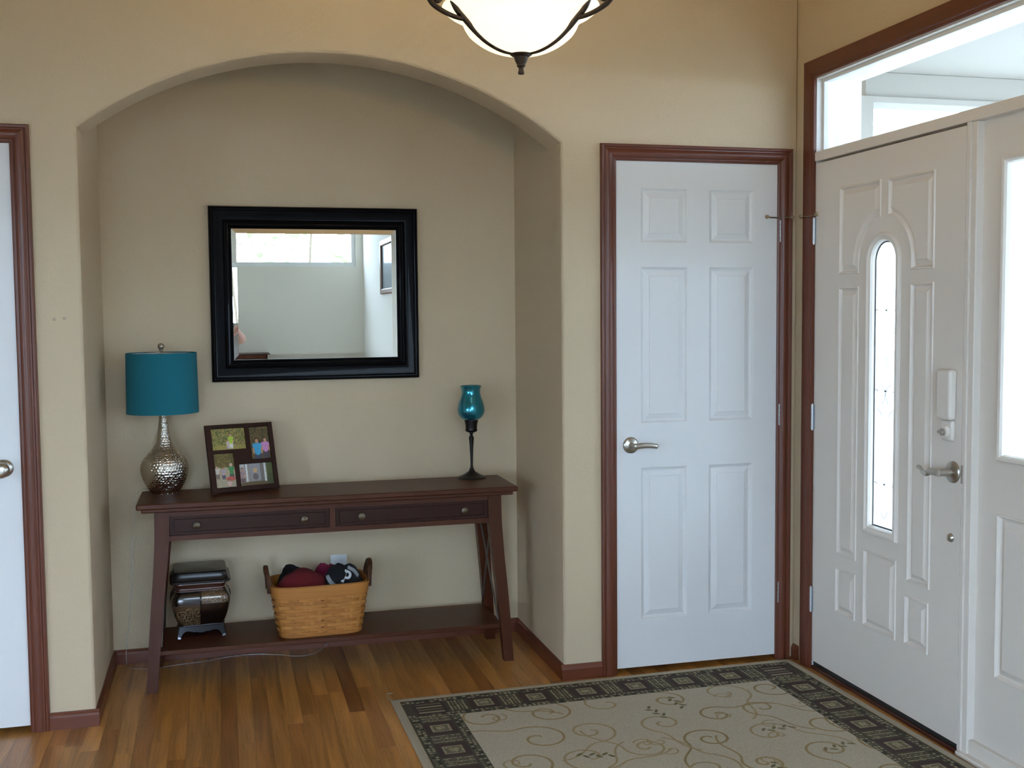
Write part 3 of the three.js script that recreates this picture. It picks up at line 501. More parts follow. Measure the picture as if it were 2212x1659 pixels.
// ================================================================== COLLAGE PHOTO FRAME
{
  const t = thing('photo_frame', 'dark brown collage frame of four photos leaning back on the table', 'photo frame', [0.066, TY + 0.001, -0.470], 16 * D2R);
  const W = 0.280, H = 0.280, tilt = -18 * D2R, board = new THREE.Group(); board.name = 'frame_board';
  const cells = [[0.085, 0.06, 0.58, 0.375], [0.645, 0.06, 0.935, 0.545], [0.085, 0.43, 0.375, 0.925], [0.44, 0.605, 0.935, 0.925]];
  const R = cells.map(([a, b, c, d]) => rect(-W / 2 + a * W, H * (1 - d), -W / 2 + c * W, H * (1 - b)));
  const lift = (g) => g.rotateX(tilt);
  const s = new THREE.Shape(rect(-W / 2, 0, W / 2, H).map((p) => new THREE.Vector2(...p)));
  for (const r of R) s.holes.push(new THREE.Path([...r].reverse().map((p) => new THREE.Vector2(...p))));
  const fr = mesh('frame', lift(uvm(new THREE.ExtrudeGeometry(s, { depth: 0.012, bevelEnabled: true, bevelThickness: 0.003, bevelSize: 0.003, bevelOffset: -0.003, bevelSegments: 2 }).translate(0, 0, 0.003))), wood(rgb(0.040, 0.014, 0.008), 0.5, { coat: 0.05, spec: 0.3 }), t);
  mesh('back_board', lift(at(box(W - 0.004, H - 0.004, 0.004), 0, H / 2, 0.002)), M.tableDark, t);
  mesh('easel_leg', (() => { const g = at(box(0.06, 0.205, 0.004), 0, 0.1025, 0); g.rotateX(20 * D2R); return g.translate(0, 0.0005, -0.137); })(), M.tableDark, t);
  // prints: simple generic outdoor snapshots
  const blobs = (c, list) => { for (const [col, x, y, rx, ry] of list) { c.fillStyle = col; c.beginPath(); c.ellipse(x, y, rx, ry, 0, 0, 7); c.fill(); } };
  const leaf = (c, w, h, seed, cols, n = 500) => { const r = rng(seed); for (let i = 0; i < n; i++) { c.fillStyle = cols[Math.floor(r() * cols.length)]; c.beginPath(); c.ellipse(r() * w, r() * h, 3 + r() * 9, 2 + r() * 6, r() * 3, 0, 7); c.fill(); } };
  const person = (c, x, y, s, shirt, skin, legs, hair) => { blobs(c, [[legs, x - 4 * s, y + 30 * s, 5 * s, 18 * s], [legs, x + 5 * s, y + 30 * s, 5 * s, 18 * s], [shirt, x, y + 6 * s, 11 * s, 18 * s], [shirt, x - 9 * s, y - 1 * s, 4 * s, 8 * s], [shirt, x + 9 * s, y - 1 * s, 4 * s, 8 * s], [skin, x - 11 * s, y + 12 * s, 2.6 * s, 9 * s], [skin, x + 11 * s, y + 12 * s, 2.6 * s, 9 * s], [hair, x, y - 17 * s, 6.5 * s, 7.5 * s], [skin, x, y - 15 * s, 4.6 * s, 6 * s]]); };
  const draws = [
    (c, w, h) => { c.fillStyle = '#9a8a44'; c.fillRect(0, 0, w, h); leaf(c, w, h * 0.75, 3, ['#5a5a2a', '#7d7040', '#3f4a20', '#8a7a48']); leaf(c, w, h, 4, ['#8c7a4c', '#6b7a35'], 120); person(c, w * 0.56, h * 0.48, 2.03, '#a6c43c', '#c79a7c', '#d8d4cc', '#6a4a34'); person(c, w * 0.47, h * 0.66, 1.22, '#c9b6b0', '#c79a7c', '#b8a8a8', '#7a5a40'); },
    (c, w, h) => { c.fillStyle = '#5c4a24'; c.fillRect(0, 0, w, h); leaf(c, w, h, 7, ['#3a2e14', '#5e4a22', '#4a4a22', '#2e2a14']); person(c, w * 0.36, h * 0.60, 3.51, '#3a9cc6', '#b98666', '#33384a', '#3a261a'); person(c, w * 0.76, h * 0.56, 2.97, '#c684b8', '#c09070', '#3a3440', '#4a3020'); },
    (c, w, h) => { c.fillStyle = '#a89a80'; c.fillRect(0, 0, w, h); c.fillStyle = '#6b5622'; c.fillRect(0, 0, w, h * 0.4); leaf(c, w, h * 0.4, 9, ['#5a4a1c', '#7a6a30', '#4a4a20'], 260); person(c, w * 0.14, h * 0.48, 1.76, '#c9c0b8', '#c79a7c', '#7a6a60', '#8a6a50'); person(c, w * 0.42, h * 0.52, 1.62, '#a89aa8', '#c79a7c', '#5a5060', '#6a5040'); person(c, w * 0.80, h * 0.46, 2.16, '#3f8a50', '#c79a7c', '#585048', '#c8c0b8'); blobs(c, [['#c2584a', w * 0.74, h * 0.74, 44, 20]]); person(c, w * 0.66, h * 0.86, 1.49, '#c8a8a0', '#c79a7c', '#6a5a50', '#5a4030'); },
    (c, w, h) => { c.fillStyle = '#8f8882'; c.fillRect(0, 0, w, h); for (const [x, q, col] of [[0.02, 0.14, '#b9b4ae'], [0.2, 0.05, '#d8d6d4'], [0.34, 0.26, '#8e8c90'], [0.62, 0.1, '#6a6460'], [0.73, 0.05, '#cfcdcc'], [0.8, 0.2, '#4a5028']]) { c.fillStyle = col; c.fillRect(x * w, 0, q * w, h); } leaf(c, w * 0.2, h, 15, ['#3f4a20', '#58602c'], 0); person(c, w * 0.1, h * 0.42, 2.16, '#a08484', '#c79a7c', '#6a5050', '#5a4030'); blobs(c, [['#c8a070', w * 0.47, h * 0.32, 20, 24], ['#6a5a58', w * 0.47, h * 0.6, 26, 30], ['#5a4a2c', w * 0.45, h * 0.9, 150, 22], ['#3c4420', w * 0.9, h * 0.75, 36, 60]]); }];
  const gloss = R.map((r, i) => phy({ map: canvas(Math.round((r[1][0] - r[0][0]) * 640), Math.round((r[2][1] - r[1][1]) * 640), (c, w, h) => { c.save(); c.scale(w / ((r[1][0] - r[0][0]) * 2400), h / ((r[2][1] - r[1][1]) * 2400)); draws[i](c, (r[1][0] - r[0][0]) * 2400, (r[2][1] - r[1][1]) * 2400); c.restore(); const q = rng(40 + i), im = c.getImageData(0, 0, w, h), d = im.data; for (let k = 0; k < d.length; k += 4) { const f = 0.88 + 0.24 * q(); for (let e = 0; e < 3; e++) d[k + e] = clamp(d[k + e] * f, 0, 255); } c.putImageData(im, 0, 0); }), roughness: 0.5, clearcoat: 0.7, clearcoatRoughness: 0.03 }));
  R.forEach((r, i) => { const g = new THREE.PlaneGeometry(r[1][0] - r[0][0] + 0.006, r[2][1] - r[1][1] + 0.006).translate((r[0][0] + r[1][0]) / 2, (r[0][1] + r[2][1]) / 2, 0.009); mesh('photo', lift(g), gloss[i], t).userData.label = ['photo of people in a garden', 'photo of two people in blue and pink shirts', 'photo of a group outdoors', 'photo of people at a house front'][i]; });
}

// ================================================================== CANDLE HOLDER
{
  const t = thing('candle_holder', 'tall black candle stand with a teal mercury glass cup on the table', 'candle holder', [1.028, TY, -0.545]);
  mesh('stem', lathe(smoothPts([[0.0, 0.0005], [0.060, 0.0005], [0.0625, 0.003], [0.058, 0.007], [0.042, 0.013], [0.026, 0.022], [0.014, 0.031], [0.0105, 0.038], [0.0085, 0.044], [0.0055, 0.054], [0.006, 0.09], [0.0078, 0.13], [0.0098, 0.163], [0.0112, 0.176], [0.0085, 0.183], [0.0055, 0.188], [0.0085, 0.196], [0.009, 0.2]], 120), 40), M.iron, t);
  mesh('cup', lathe([[0, 0.198], [0.010, 0.199], [0.022, 0.203], [0.0265, 0.208], [0.0265, 0.212], [0.0245, 0.216], [0.026, 0.235], [0.030, 0.252], [0.031, 0.256], [0.028, 0.256], [0.02, 0.25], [0, 0.25]], 40), M.iron, t);
  const outer = smoothPts([[0.014, 0.252], [0.030, 0.255], [0.046, 0.265], [0.0575, 0.284], [0.0595, 0.304], [0.054, 0.330], [0.0445, 0.356], [0.0405, 0.376], [0.0425, 0.392], [0.0475, 0.403]], 60), inner = outer.map(([r, y]) => [Math.max(0, r - 0.0025), y]).reverse();
  const mercTex = dtex(256, 256, (u, v) => { const n = 0.5 * tnoise(L2, 128, u * 64, v * 32) + 0.3 * tnoise(L4, 256, u * 128, v * 96) + 0.2 * tnoise(L3, 32, u * 16, v * 8); return [0.5 + 0.5 * n, 0.55 + 0.45 * n, 0.6 + 0.4 * n]; });
  mesh('glass_cup', lathe([...outer, [0.0468, 0.404], ...inner], 72), phy({ color: rgb(0.012, 0.34, 0.47), metalness: 0.75, roughness: 0.2, map: mercTex, bumpMap: mercTex, bumpScale: 0.0006, clearcoat: 1, clearcoatRoughness: 0.04, side: THREE.DoubleSide }), t);
}

// ================================================================== DECORATIVE JAR ON THE SHELF
{
  const t = thing('lidded_jar', 'glossy dark square footed jar with bronze scroll panels on the table shelf', 'decorative jar', [-0.123, SHELF, -0.556], 2 * D2R);
  const tex = canvas(512, 512, (c, w, h) => {
    c.fillStyle = '#1d1411'; c.fillRect(0, 0, w, h); const r = rng(21);
    for (const [x, y] of [[0, 256], [256, 0]]) {
      c.save(); c.beginPath(); c.rect(x + 4, y + 4, 248, 248); c.clip(); c.fillStyle = '#5c4936'; c.fillRect(x, y, 256, 256); c.lineCap = 'round';
      for (let i = 0; i < 11; i++) { const cx = x + 20 + r() * 216, cy = y + 20 + r() * 216, R = 26 + r() * 40, s = r() < 0.5 ? -1 : 1, a0 = r() * 6.28; for (const [col, lw, dx] of [['#2b1f17', 12, 3], ['#9b8264', 7, 0]]) { c.strokeStyle = col; c.lineWidth = lw; c.beginPath(); for (let k = 0; k <= 50; k++) { const a = a0 + s * k * 0.16, q = R * (1 - k / 58); c.lineTo(cx + dx + q * Math.cos(a), cy + dx + q * Math.sin(a)); } c.stroke(); } }
      c.restore();
    }
  }, true);
  tex.repeat.set(4, 1);
  const glossy = phy({ color: rgb(0.02, 0.012, 0.010), roughness: 0.16, metalness: 0.3, clearcoat: 1, clearcoatRoughness: 0.06 });
  const lid = phy({ color: rgb(0.010, 0.008, 0.008), roughness: 0.22, specularIntensity: 0.6 });
  const sil = std({ color: rgb(0.055, 0.055, 0.06), metalness: 0.85, roughness: 0.14 });
  const loft = (prof, n = 7, seg = 96) => grid(seg, prof.length - 1, (u, v) => { const [hw, y] = prof[Math.round(v * (prof.length - 1))], a = -u * Math.PI * 2 + Math.PI / 4, r = hw / (Math.abs(Math.cos(a)) ** n + Math.abs(Math.sin(a)) ** n) ** (1 / n); return [r * Math.cos(a), y, r * Math.sin(a)]; });
  mesh('jar_body', loft(smoothPts([[0.088, 0.050], [0.095, 0.066], [0.107, 0.100], [0.1165, 0.142], [0.1155, 0.166], [0.108, 0.184], [0.099, 0.194]], 40), 9), phy({ map: tex, bumpMap: tex, bumpScale: 0.003, roughness: 0.25, metalness: 0.45, clearcoat: 1, clearcoatRoughness: 0.12 }), t);
  mesh('cross_band', merge([0, 1, 2, 3].map((k) => { const a = k * Math.PI / 2, q = [[0.089, 0.052], [0.108, 0.100], [0.1175, 0.142], [0.1165, 0.166], [0.100, 0.193]].map(([r, y]) => [r * Math.cos(a), y, r * Math.sin(a)]); return tube(q, 0.0035, 30, 6); })), glossy, t);
  mesh('jar_collar', loft([[0.097, 0.190], [0.103, 0.193], [0.104, 0.197], [0.099, 0.200], [0.098, 0.206], [0.103, 0.218], [0.107, 0.226], [0.10, 0.228]], 12), phy({ color: rgb(0.05, 0.016, 0.012), roughness: 0.25, clearcoat: 0.8, clearcoatRoughness: 0.1 }), t);
  mesh('jar_lid', merge([loft([[0.10, 0.227], [0.1175, 0.229], [0.1195, 0.233], [0.118, 0.237], [0.112, 0.240], [0.107, 0.256], [0.105, 0.268], [0.101, 0.272], [0.0, 0.2735]], 14)]), lid, t);
  mesh('bead_rim', loft([[0.087, 0.046], [0.092, 0.048], [0.0935, 0.051], [0.092, 0.054], [0.087, 0.055]], 9), sil, t);
  const ap = new THREE.Shape(); ap.moveTo(-0.098, 0); ap.lineTo(-0.080, 0); ap.bezierCurveTo(-0.074, 0.012, -0.066, 0.026, -0.05, 0.024); ap.bezierCurveTo(-0.035, 0.022, -0.03, 0.016, -0.018, 0.020); ap.bezierCurveTo(-0.008, 0.014, 0.008, 0.014, 0.018, 0.020); ap.bezierCurveTo(0.03, 0.016, 0.035, 0.022, 0.05, 0.024); ap.bezierCurveTo(0.066, 0.026, 0.074, 0.012, 0.080, 0); ap.lineTo(0.098, 0); ap.bezierCurveTo(0.094, 0.014, 0.089, 0.03, 0.088, 0.048); ap.lineTo(-0.088, 0.048); ap.bezierCurveTo(-0.089, 0.03, -0.094, 0.014, -0.098, 0);
  for (let k = 0; k < 4; k++) { const g = new THREE.ExtrudeGeometry(ap, { depth: 0.010, bevelEnabled: true, bevelThickness: 0.004, bevelSize: 0.003, bevelOffset: -0.003, bevelSegments: 3, curveSegments: 8 }); g.rotateX(-0.16); g.translate(0, 0.0015, 0.083); g.rotateY(k * Math.PI / 2); mesh('foot_apron', uvm(g), sil, t); }
}

// ================================================================== WOVEN BASKET AND WHAT IS IN IT
const BK = [0.352, SHELF, -0.462];
{
  const t = thing('woven_basket', 'honey coloured woven splint basket with two loop handles on the table shelf', 'basket', BK, 2 * D2R);
  const H = 0.212, n = 20, NP = 5;
  const pathAt = (s, y, o = 0) => { const f = y / H, hx = 0.164 + 0.032 * f + o, hz = 0.112 + 0.022 * f + o, a = s * Math.PI * 2, c = Math.cos(a), q = Math.sin(a); return [hx * Math.sign(c) * Math.abs(c) ** (2 / NP), y, hz * Math.sign(q) * Math.abs(q) ** (2 / NP)]; };
  // parametrise by arc length so that the uprights are evenly spaced
  const N = 1440, cs = [0]; for (let i = 1; i <= N; i++) { const a = pathAt((i - 1) / N, H / 2), b = pathAt(i / N, H / 2); cs.push(cs[i - 1] + Math.hypot(a[0] - b[0], a[2] - b[2])); }
  const arc = (s) => { s = ((s % 1) + 1) % 1; const d = s * cs[N]; let lo = 0, hi = N; while (hi - lo > 1) { const m = (lo + hi) >> 1; cs[m] <= d ? lo = m : hi = m; } return (lo + (d - cs[lo]) / (cs[hi] - cs[lo])) / N; };
  const P = (s, y, o) => pathAt(arc(s), y, o);
  const splint = [0, 1, 2].map((k) => std({ color: [rgb(0.66, 0.270, 0.058), rgb(0.58, 0.225, 0.046), rgb(0.71, 0.305, 0.070)][k], roughness: 0.5, map: fineGrain, bumpMap: grainTex, bumpScale: 0.0003 }));
  const band = (y0, h, off, th, seg = 312) => grid(seg, 4, (u, v) => { const k = Math.round(v * 4) % 4, y = y0 + (k === 1 || k === 2 ? h : 0), o = off(u) + (k < 2 ? th : 0), p = P(u, y, o); return p; });
  const fixUV = (g, f) => { const p = g.attributes.position, uv = g.attributes.uv; for (let i = 0; i < p.count; i++) uv.setXY(i, p.getY(i) * 2.2 + f, uv.getX(i) * 1.9 + f); return toCreasedNormals(g, 0.8); };
  const rows = 11, y0 = 0.010, rh = 0.0140;
  for (let k = 0; k < n; k++) { const s = (k + 0.5) / n, hw = 0.485 / n; mesh('upright', fixUV(grid(4, 6, (u, v) => P(s + (u - 0.5) * 2 * hw, 0.001 + v * (H - 0.006), 0.0018)), k * 0.17), splint[k % 3], t); }
  for (let j = 0; j < rows; j++) mesh('weaver', fixUV(band(y0 + j * rh, rh - 0.0012, (u) => 0.0014 + 0.0038 * Math.cos(Math.PI * (u * n + 0.5 + j + 0.5 - 1)) , 0.002), j * 0.23), splint[(j * 2 + 1) % 3], t);
  mesh('base_band', fixUV(band(0.0008, 0.0125, () => 0.002, 0.003, 160), 0.2), splint[1], t);
  mesh('rim_band', merge([fixUV(band(0.164, 0.046, () => 0.003, 0.004, 160), 0.4), fixUV(band(0.172, 0.040, () => -0.006, 0.004, 160), 0.6)]), splint[0], t);
  mesh('basket_floor', (() => { const g = grid(60, 1, (u, v) => v ? pathAt(u, 0.004, -0.002) : [0, 0.004, 0]); return fixUV(g, 0); })(), std({ color: rgb(0.45, 0.24, 0.09), roughness: 0.7, side: THREE.DoubleSide }), t);
  for (const s of [-1, 1]) { // standing loop handles at the two ends
    const X = s * 0.2025, c = new THREE.CatmullRomCurve3([V3(X, 0.176, -0.046), V3(X + s * 0.003, 0.225, -0.044), V3(X + s * 0.008, 0.248, -0.034), V3(X + s * 0.010, 0.262, -0.018), V3(X + s * 0.010, 0.266, 0), V3(X + s * 0.010, 0.262, 0.018), V3(X + s * 0.008, 0.248, 0.034), V3(X + s * 0.003, 0.225, 0.044), V3(X, 0.176, 0.046)]);
    mesh('handle', uvm(toCreasedNormals(grid(8, 40, (u, v) => { const p = c.getPoint(v), tg = c.getTangent(v), nz = V3(0, -tg.z, tg.y).normalize(), a = u * Math.PI * 2, w = 0.0155, q = Math.cos(a), r = Math.sin(a); return [p.x + Math.sign(r) * Math.abs(r) ** 0.5 * 0.010, p.y + nz.y * Math.sign(q) * Math.abs(q) ** 0.5 * w, p.z + nz.z * Math.sign(q) * Math.abs(q) ** 0.5 * w]; }), 0.9)), wood(rgb(0.10, 0.040, 0.018), 0.55, { coat: 0, spec: 0.3 }), t);
    for (const z of [-0.046, 0.046]) mesh('rivet', at(new THREE.SphereGeometry(0.005, 12, 8), X + s * 0.004, 0.188, z), M.brass, t);
  }
}
function cloth(name, label, category, pos, size, mat, seed, fold = 0.16, turn = 0, rx = 0, rz = 0) {
  const lat = lattice(seed, 16), g = new THREE.SphereGeometry(1, 72, 48), p = g.attributes.position;
  for (let i = 0; i < p.count; i++) {
    let [x, y, z] = [p.getX(i), p.getY(i), p.getZ(i)];
    const n = tnoise(lat, 16, x * 2 + z + 8, y * 2 - z + 8) - 0.5 + 0.5 * (tnoise(lat, 16, x * 5 + 3, z * 5 + y * 3 + 3) - 0.5), k = 1 + fold * n * 1.6;
    if (y < -0.3) y = -0.3 + (y + 0.3) * 0.5;
    p.setXYZ(i, x * k * size[0], y * k * size[1], z * k * size[2]);
  }
  g.rotateX(rx); g.rotateZ(rz); g.computeVertexNormals();
  const m = mesh(name, g, mat); m.position.set(...pos); m.rotation.y = turn; return tag(m, label, category, 'knitwear in the basket');
}
const knit = (c, o = {}) => std({ color: c, roughness: 0.95, bumpMap: rep(knitTex, 5, 3), bumpScale: 0.003, ...o });
{
  const [bx, by, bz] = BK;
  cloth('knit_hat', 'dark red knit hat bulging up at the front of the basket', 'hat', [bx - 0.068, by + 0.162, bz + 0.022], [0.108, 0.098, 0.072], knit(rgb(0.15, 0.006, 0.010)), 31, 0.08);
  cloth('knit_scarf', 'plain black scarf behind the dark red hat in the basket', 'scarf', [bx - 0.092, by + 0.158, bz - 0.074], [0.078, 0.098, 0.040], knit(rgb(0.006, 0.006, 0.007)), 33, 0.18);
  cloth('knit_glove', 'bright pink glove peeking out at the back of the basket', 'glove', [bx + 0.045, by + 0.160, bz - 0.072], [0.058, 0.088, 0.034], knit(rgb(0.30, 0.012, 0.065)), 35, 0.30);
  const pos = [bx + 0.098, by + 0.172, bz + 0.012], size = [0.080, 0.098, 0.062];
  const cap = cloth('knit_beanie', 'black knit cap with a white letter and grey stripe in the basket', 'hat', pos, size, knit(rgb(0.007, 0.007, 0.009)), 37, 0.12, 0, 0.1);
  // lettering and stripe wrapped on the cap
  const ray = new THREE.Raycaster(); cap.updateMatrixWorld(true);
  const wrap = (g, lift) => { const p = g.attributes.position; for (let i = 0; i < p.count; i++) { ray.set(V3(pos[0] + p.getX(i), pos[1] + p.getY(i), pos[2] + 0.3), V3(0, 0, -1)); const h = ray.intersectObject(cap, false)[0]; p.setZ(i, (h ? h.point.z - pos[2] : -0.02) + lift + p.getZ(i)); } g.computeVertexNormals(); return uvm(g); };
  const font = await new FontLoader().loadAsync('fonts/droid/droid_sans_bold.typeface.json');
  const tg = new TextGeometry('P', { font, size: 0.050, depth: 0.0012, curveSegments: 5 }); tg.translate(-0.020, 0, 0); tg.rotateZ(-0.42); tg.translate(0.000, 0.030, 0);
  const capWhite = std({ color: rgb(0.55, 0.57, 0.60), roughness: 0.9 });
  mesh('letter', wrap(tg, 0.0012), capWhite, cap).userData.label = 'white letter P';
  const stripe = (pts, w, name) => { const c = new THREE.CatmullRomCurve3(pts.map((q) => V3(q[0], q[1], 0))); mesh(name, wrap(grid(4, 24, (u, v) => { const q = c.getPoint(v), tt = c.getTangent(v); return [q.x - tt.y * (u - 0.5) * w, q.y + tt.x * (u - 0.5) * w, 0]; }), 0.0016), std({ color: rgb(0.30, 0.32, 0.35), roughness: 0.95, side: THREE.DoubleSide }), cap); };
  stripe([[-0.066, 0.056], [-0.050, 0.030], [-0.022, 0.010], [0.012, 0.002]], 0.016, 'stripe');
  stripe([[0.020, 0.088], [0.044, 0.072], [0.062, 0.048]], 0.012, 'stripe');
}

// ================================================================== AREA RUG
{
  const W = 1.675, L = 2.45, S = 820;
  const tex = canvas(Math.round(W * S), Math.round(L * S), (c, w, h) => {
    const r = rng(9), m = (v) => v * S, FIELD = '#c3b7a2', DARK = '#4a4337', MAR = '#43312f', TAN = '#a3977a', OLV = '#6e6a52';
    c.fillStyle = '#b9a98b'; c.fillRect(0, 0, w, h);
    c.fillStyle = DARK; c.fillRect(m(0.03), m(0.03), w - m(0.06), h - m(0.06));
    const side = (len, put) => { // put(along, across, sa, sc, colour)
      for (let a = 0.03; a < len - 0.03; a += 0.018) for (const [ac, s] of [[0.036, 0.011], [0.050, 0.010], [0.184, 0.010], [0.198, 0.011]]) put(a + r() * 0.003, ac + r() * 0.004, 0.009 + r() * 0.004, s, r() < 0.55 ? TAN : r() < 0.5 ? OLV : '#2c2a20');
      const n = Math.round((len - 0.46) / 0.193), p = (len - 0.46) / n;
      for (let k = -1; k <= n; k++) {
        const a = 0.23 + (k + 0.5) * p, cx = k < 0 || k === n;
        if (!cx) { put(a - 0.056, 0.068, 0.112, 0.110, MAR); put(a - 0.033, 0.088, 0.066, 0.070, TAN); put(a - 0.026, 0.096, 0.052, 0.054, OLV); put(a - 0.015, 0.110, 0.030, 0.028, TAN); for (let q = 0; q < 26; q++) put(a - 0.03 + r() * 0.055, 0.092 + r() * 0.06, 0.005, 0.005, r() < 0.5 ? '#b5a678' : '#57503a'); }
        if (k < n) { const b = a + p / 2; for (let q = -2; q <= 2; q++) { put(b - 0.004 + q * 0.0135, 0.072, 0.0065, 0.102, q & 1 ? OLV : TAN); for (let z = 0; z < 9; z++) put(b - 0.004 + q * 0.0135 + r() * 0.006, 0.075 + r() * 0.09, 0.005, 0.005, r() < 0.4 ? DARK : '#b2a47c'); } }
      }
    };
    const rc = (x, y, sx, sy, col) => { c.fillStyle = col; c.fillRect(m(x), m(y), m(sx), m(sy)); };
    side(W, (a, b, sa, sb, col) => { rc(a, b, sa, sb, col); rc(a, L - b - sb, sa, sb, col); });
    side(L, (a, b, sa, sb, col) => { if (a > 0.20 && a < L - 0.2) { rc(b, a, sb, sa, col); rc(W - b - sb, a, sb, sa, col); } });
    for (const [x, y] of [[0.065, 0.065], [W - 0.185, 0.065], [0.065, L - 0.185], [W - 0.185, L - 0.185]]) { rc(x, y, 0.12, 0.12, MAR); for (let k = 0; k < 4; k++) rc(x + 0.012, y + 0.014 + k * 0.027, 0.096, 0.012, k & 1 ? TAN : OLV); }
    c.fillStyle = FIELD; c.fillRect(m(0.215), m(0.215), w - m(0.43), h - m(0.43));
    // scrolling vines
    c.save(); c.beginPath(); c.rect(m(0.215), m(0.215), w - m(0.43), h - m(0.43)); c.clip(); c.lineCap = 'round';
    const spiral = (x, y, R, a0, s, turns, wd, col) => { c.strokeStyle = col; c.beginPath(); for (let k = 0; k <= 70; k++) { const f = k / 70, a = a0 + s * f * turns * 6.283, q = R * (1 - 0.86 * f); c.lineTo(m(x + q * Math.cos(a)), m(y + q * Math.sin(a))); } c.lineWidth = m(wd); c.stroke(); };
    const leafs = (x, y, a, n, col) => { for (let k = 0; k < n; k++) { c.fillStyle = col; c.save(); c.translate(m(x + Math.cos(a) * k * 0.021), m(y + Math.sin(a) * k * 0.021)); c.rotate(a + (k & 1 ? 0.8 : -0.8)); c.beginPath(); c.ellipse(m(0.012), 0, m(0.015), m(0.0062), 0, 0, 7); c.fill(); c.restore(); } };
    const GOLD = ['#a38c62', '#ab9670', '#988258'];
    for (let j = 0; j < 11; j++) for (let i = 0; i < 6; i++) {
      const x = 0.31 + i * 0.225 + (j & 1) * 0.10 + (r() - 0.5) * 0.05, y = 0.29 + j * 0.205 + (r() - 0.5) * 0.05, s = (i + j) & 1 ? 1 : -1, a = r() * 6.28, R = 0.075 + r() * 0.045, col = GOLD[Math.floor(r() * 3)];
      spiral(x, y, R, a, s, 1.0 + r() * 0.4, 0.0095, col);
      const ex = x + R * Math.cos(a), ey = y + R * Math.sin(a), ta = a - s * 1.57; // stem carries on from the outer end
      c.beginPath(); c.moveTo(m(ex), m(ey)); c.bezierCurveTo(m(ex + 0.08 * Math.cos(ta)), m(ey + 0.08 * Math.sin(ta)), m(ex + 0.12 * Math.cos(ta + s * 0.9)), m(ey + 0.12 * Math.sin(ta + s * 0.9)), m(ex + 0.21 * Math.cos(ta + s * 0.5)), m(ey + 0.21 * Math.sin(ta + s * 0.5))); c.lineWidth = m(0.008); c.strokeStyle = col; c.stroke();
      if (r() < 0.55) spiral(ex + 0.09 * Math.cos(ta + 1.2), ey + 0.09 * Math.sin(ta + 1.2), 0.04, r() * 6, -s, 0.9, 0.007, GOLD[1]);
      if (r() < 0.42) leafs(x + (r() - 0.5) * 0.12, y + (r() - 0.5) * 0.12, r() * 6.28, 6, r() < 0.6 ? '#6f6a44' : '#7d7652');
    }
    c.restore();
    // woven speckle
    const im = c.getImageData(0, 0, w, h), d = im.data; for (let i = 0; i < d.length; i += 4) { const k = 0.86 + 0.28 * r(); d[i] = clamp(d[i] * k, 0, 255); d[i + 1] = clamp(d[i + 1] * k, 0, 255); d[i + 2] = clamp(d[i + 2] * k, 0, 255); } c.putImageData(im, 0, 0);
  });
  const t = thing('area_rug', 'beige area rug with scrolling vines and a dark patterned border before the entry door', 'rug', [0.568, 0, 0.066], 1.0 * D2R);
  const g = new THREE.BoxGeometry(W - 0.02, 0.008, L - 0.02, 1, 1, 1); g.translate(W / 2, 0.0045, L / 2);
  const p = g.attributes.position, uv = g.attributes.uv; for (let i = 0; i < p.count; i++) uv.setXY(i, p.getX(i) / W, 1 - p.getZ(i) / L);
  mesh('rug_field', g, std({ map: tex, roughness: 1, bumpMap: rep(pileTex, 6, 8), bumpScale: 0.003 }), t);
  const bind = std({ color: rgb(0.42, 0.36, 0.27), roughness: 1, bumpMap: rep(weaveTex, 4, 4), bumpScale: 0.001 });
  for (const [x, z, lx, lz] of [[W / 2, 0.013, W, 0.026], [W / 2, L - 0.013, W, 0.026], [0.013, L / 2, 0.026, L], [W - 0.013, L / 2, 0.026, L]]) mesh('binding', at(rbox(lx, 0.0095, lz, 0.004, lx > lz ? 'x' : 'z', 3), x, 0.00475, z), bind, t);
  mesh('loose_thread', tube([[0.006, 0.008, 0.004], [-0.006, 0.012, -0.010], [-0.008, 0.02, -0.035], [0.006, 0.016, -0.055], [0.018, 0.012, -0.062]], 0.0022, 20, 6), bind, t);
}

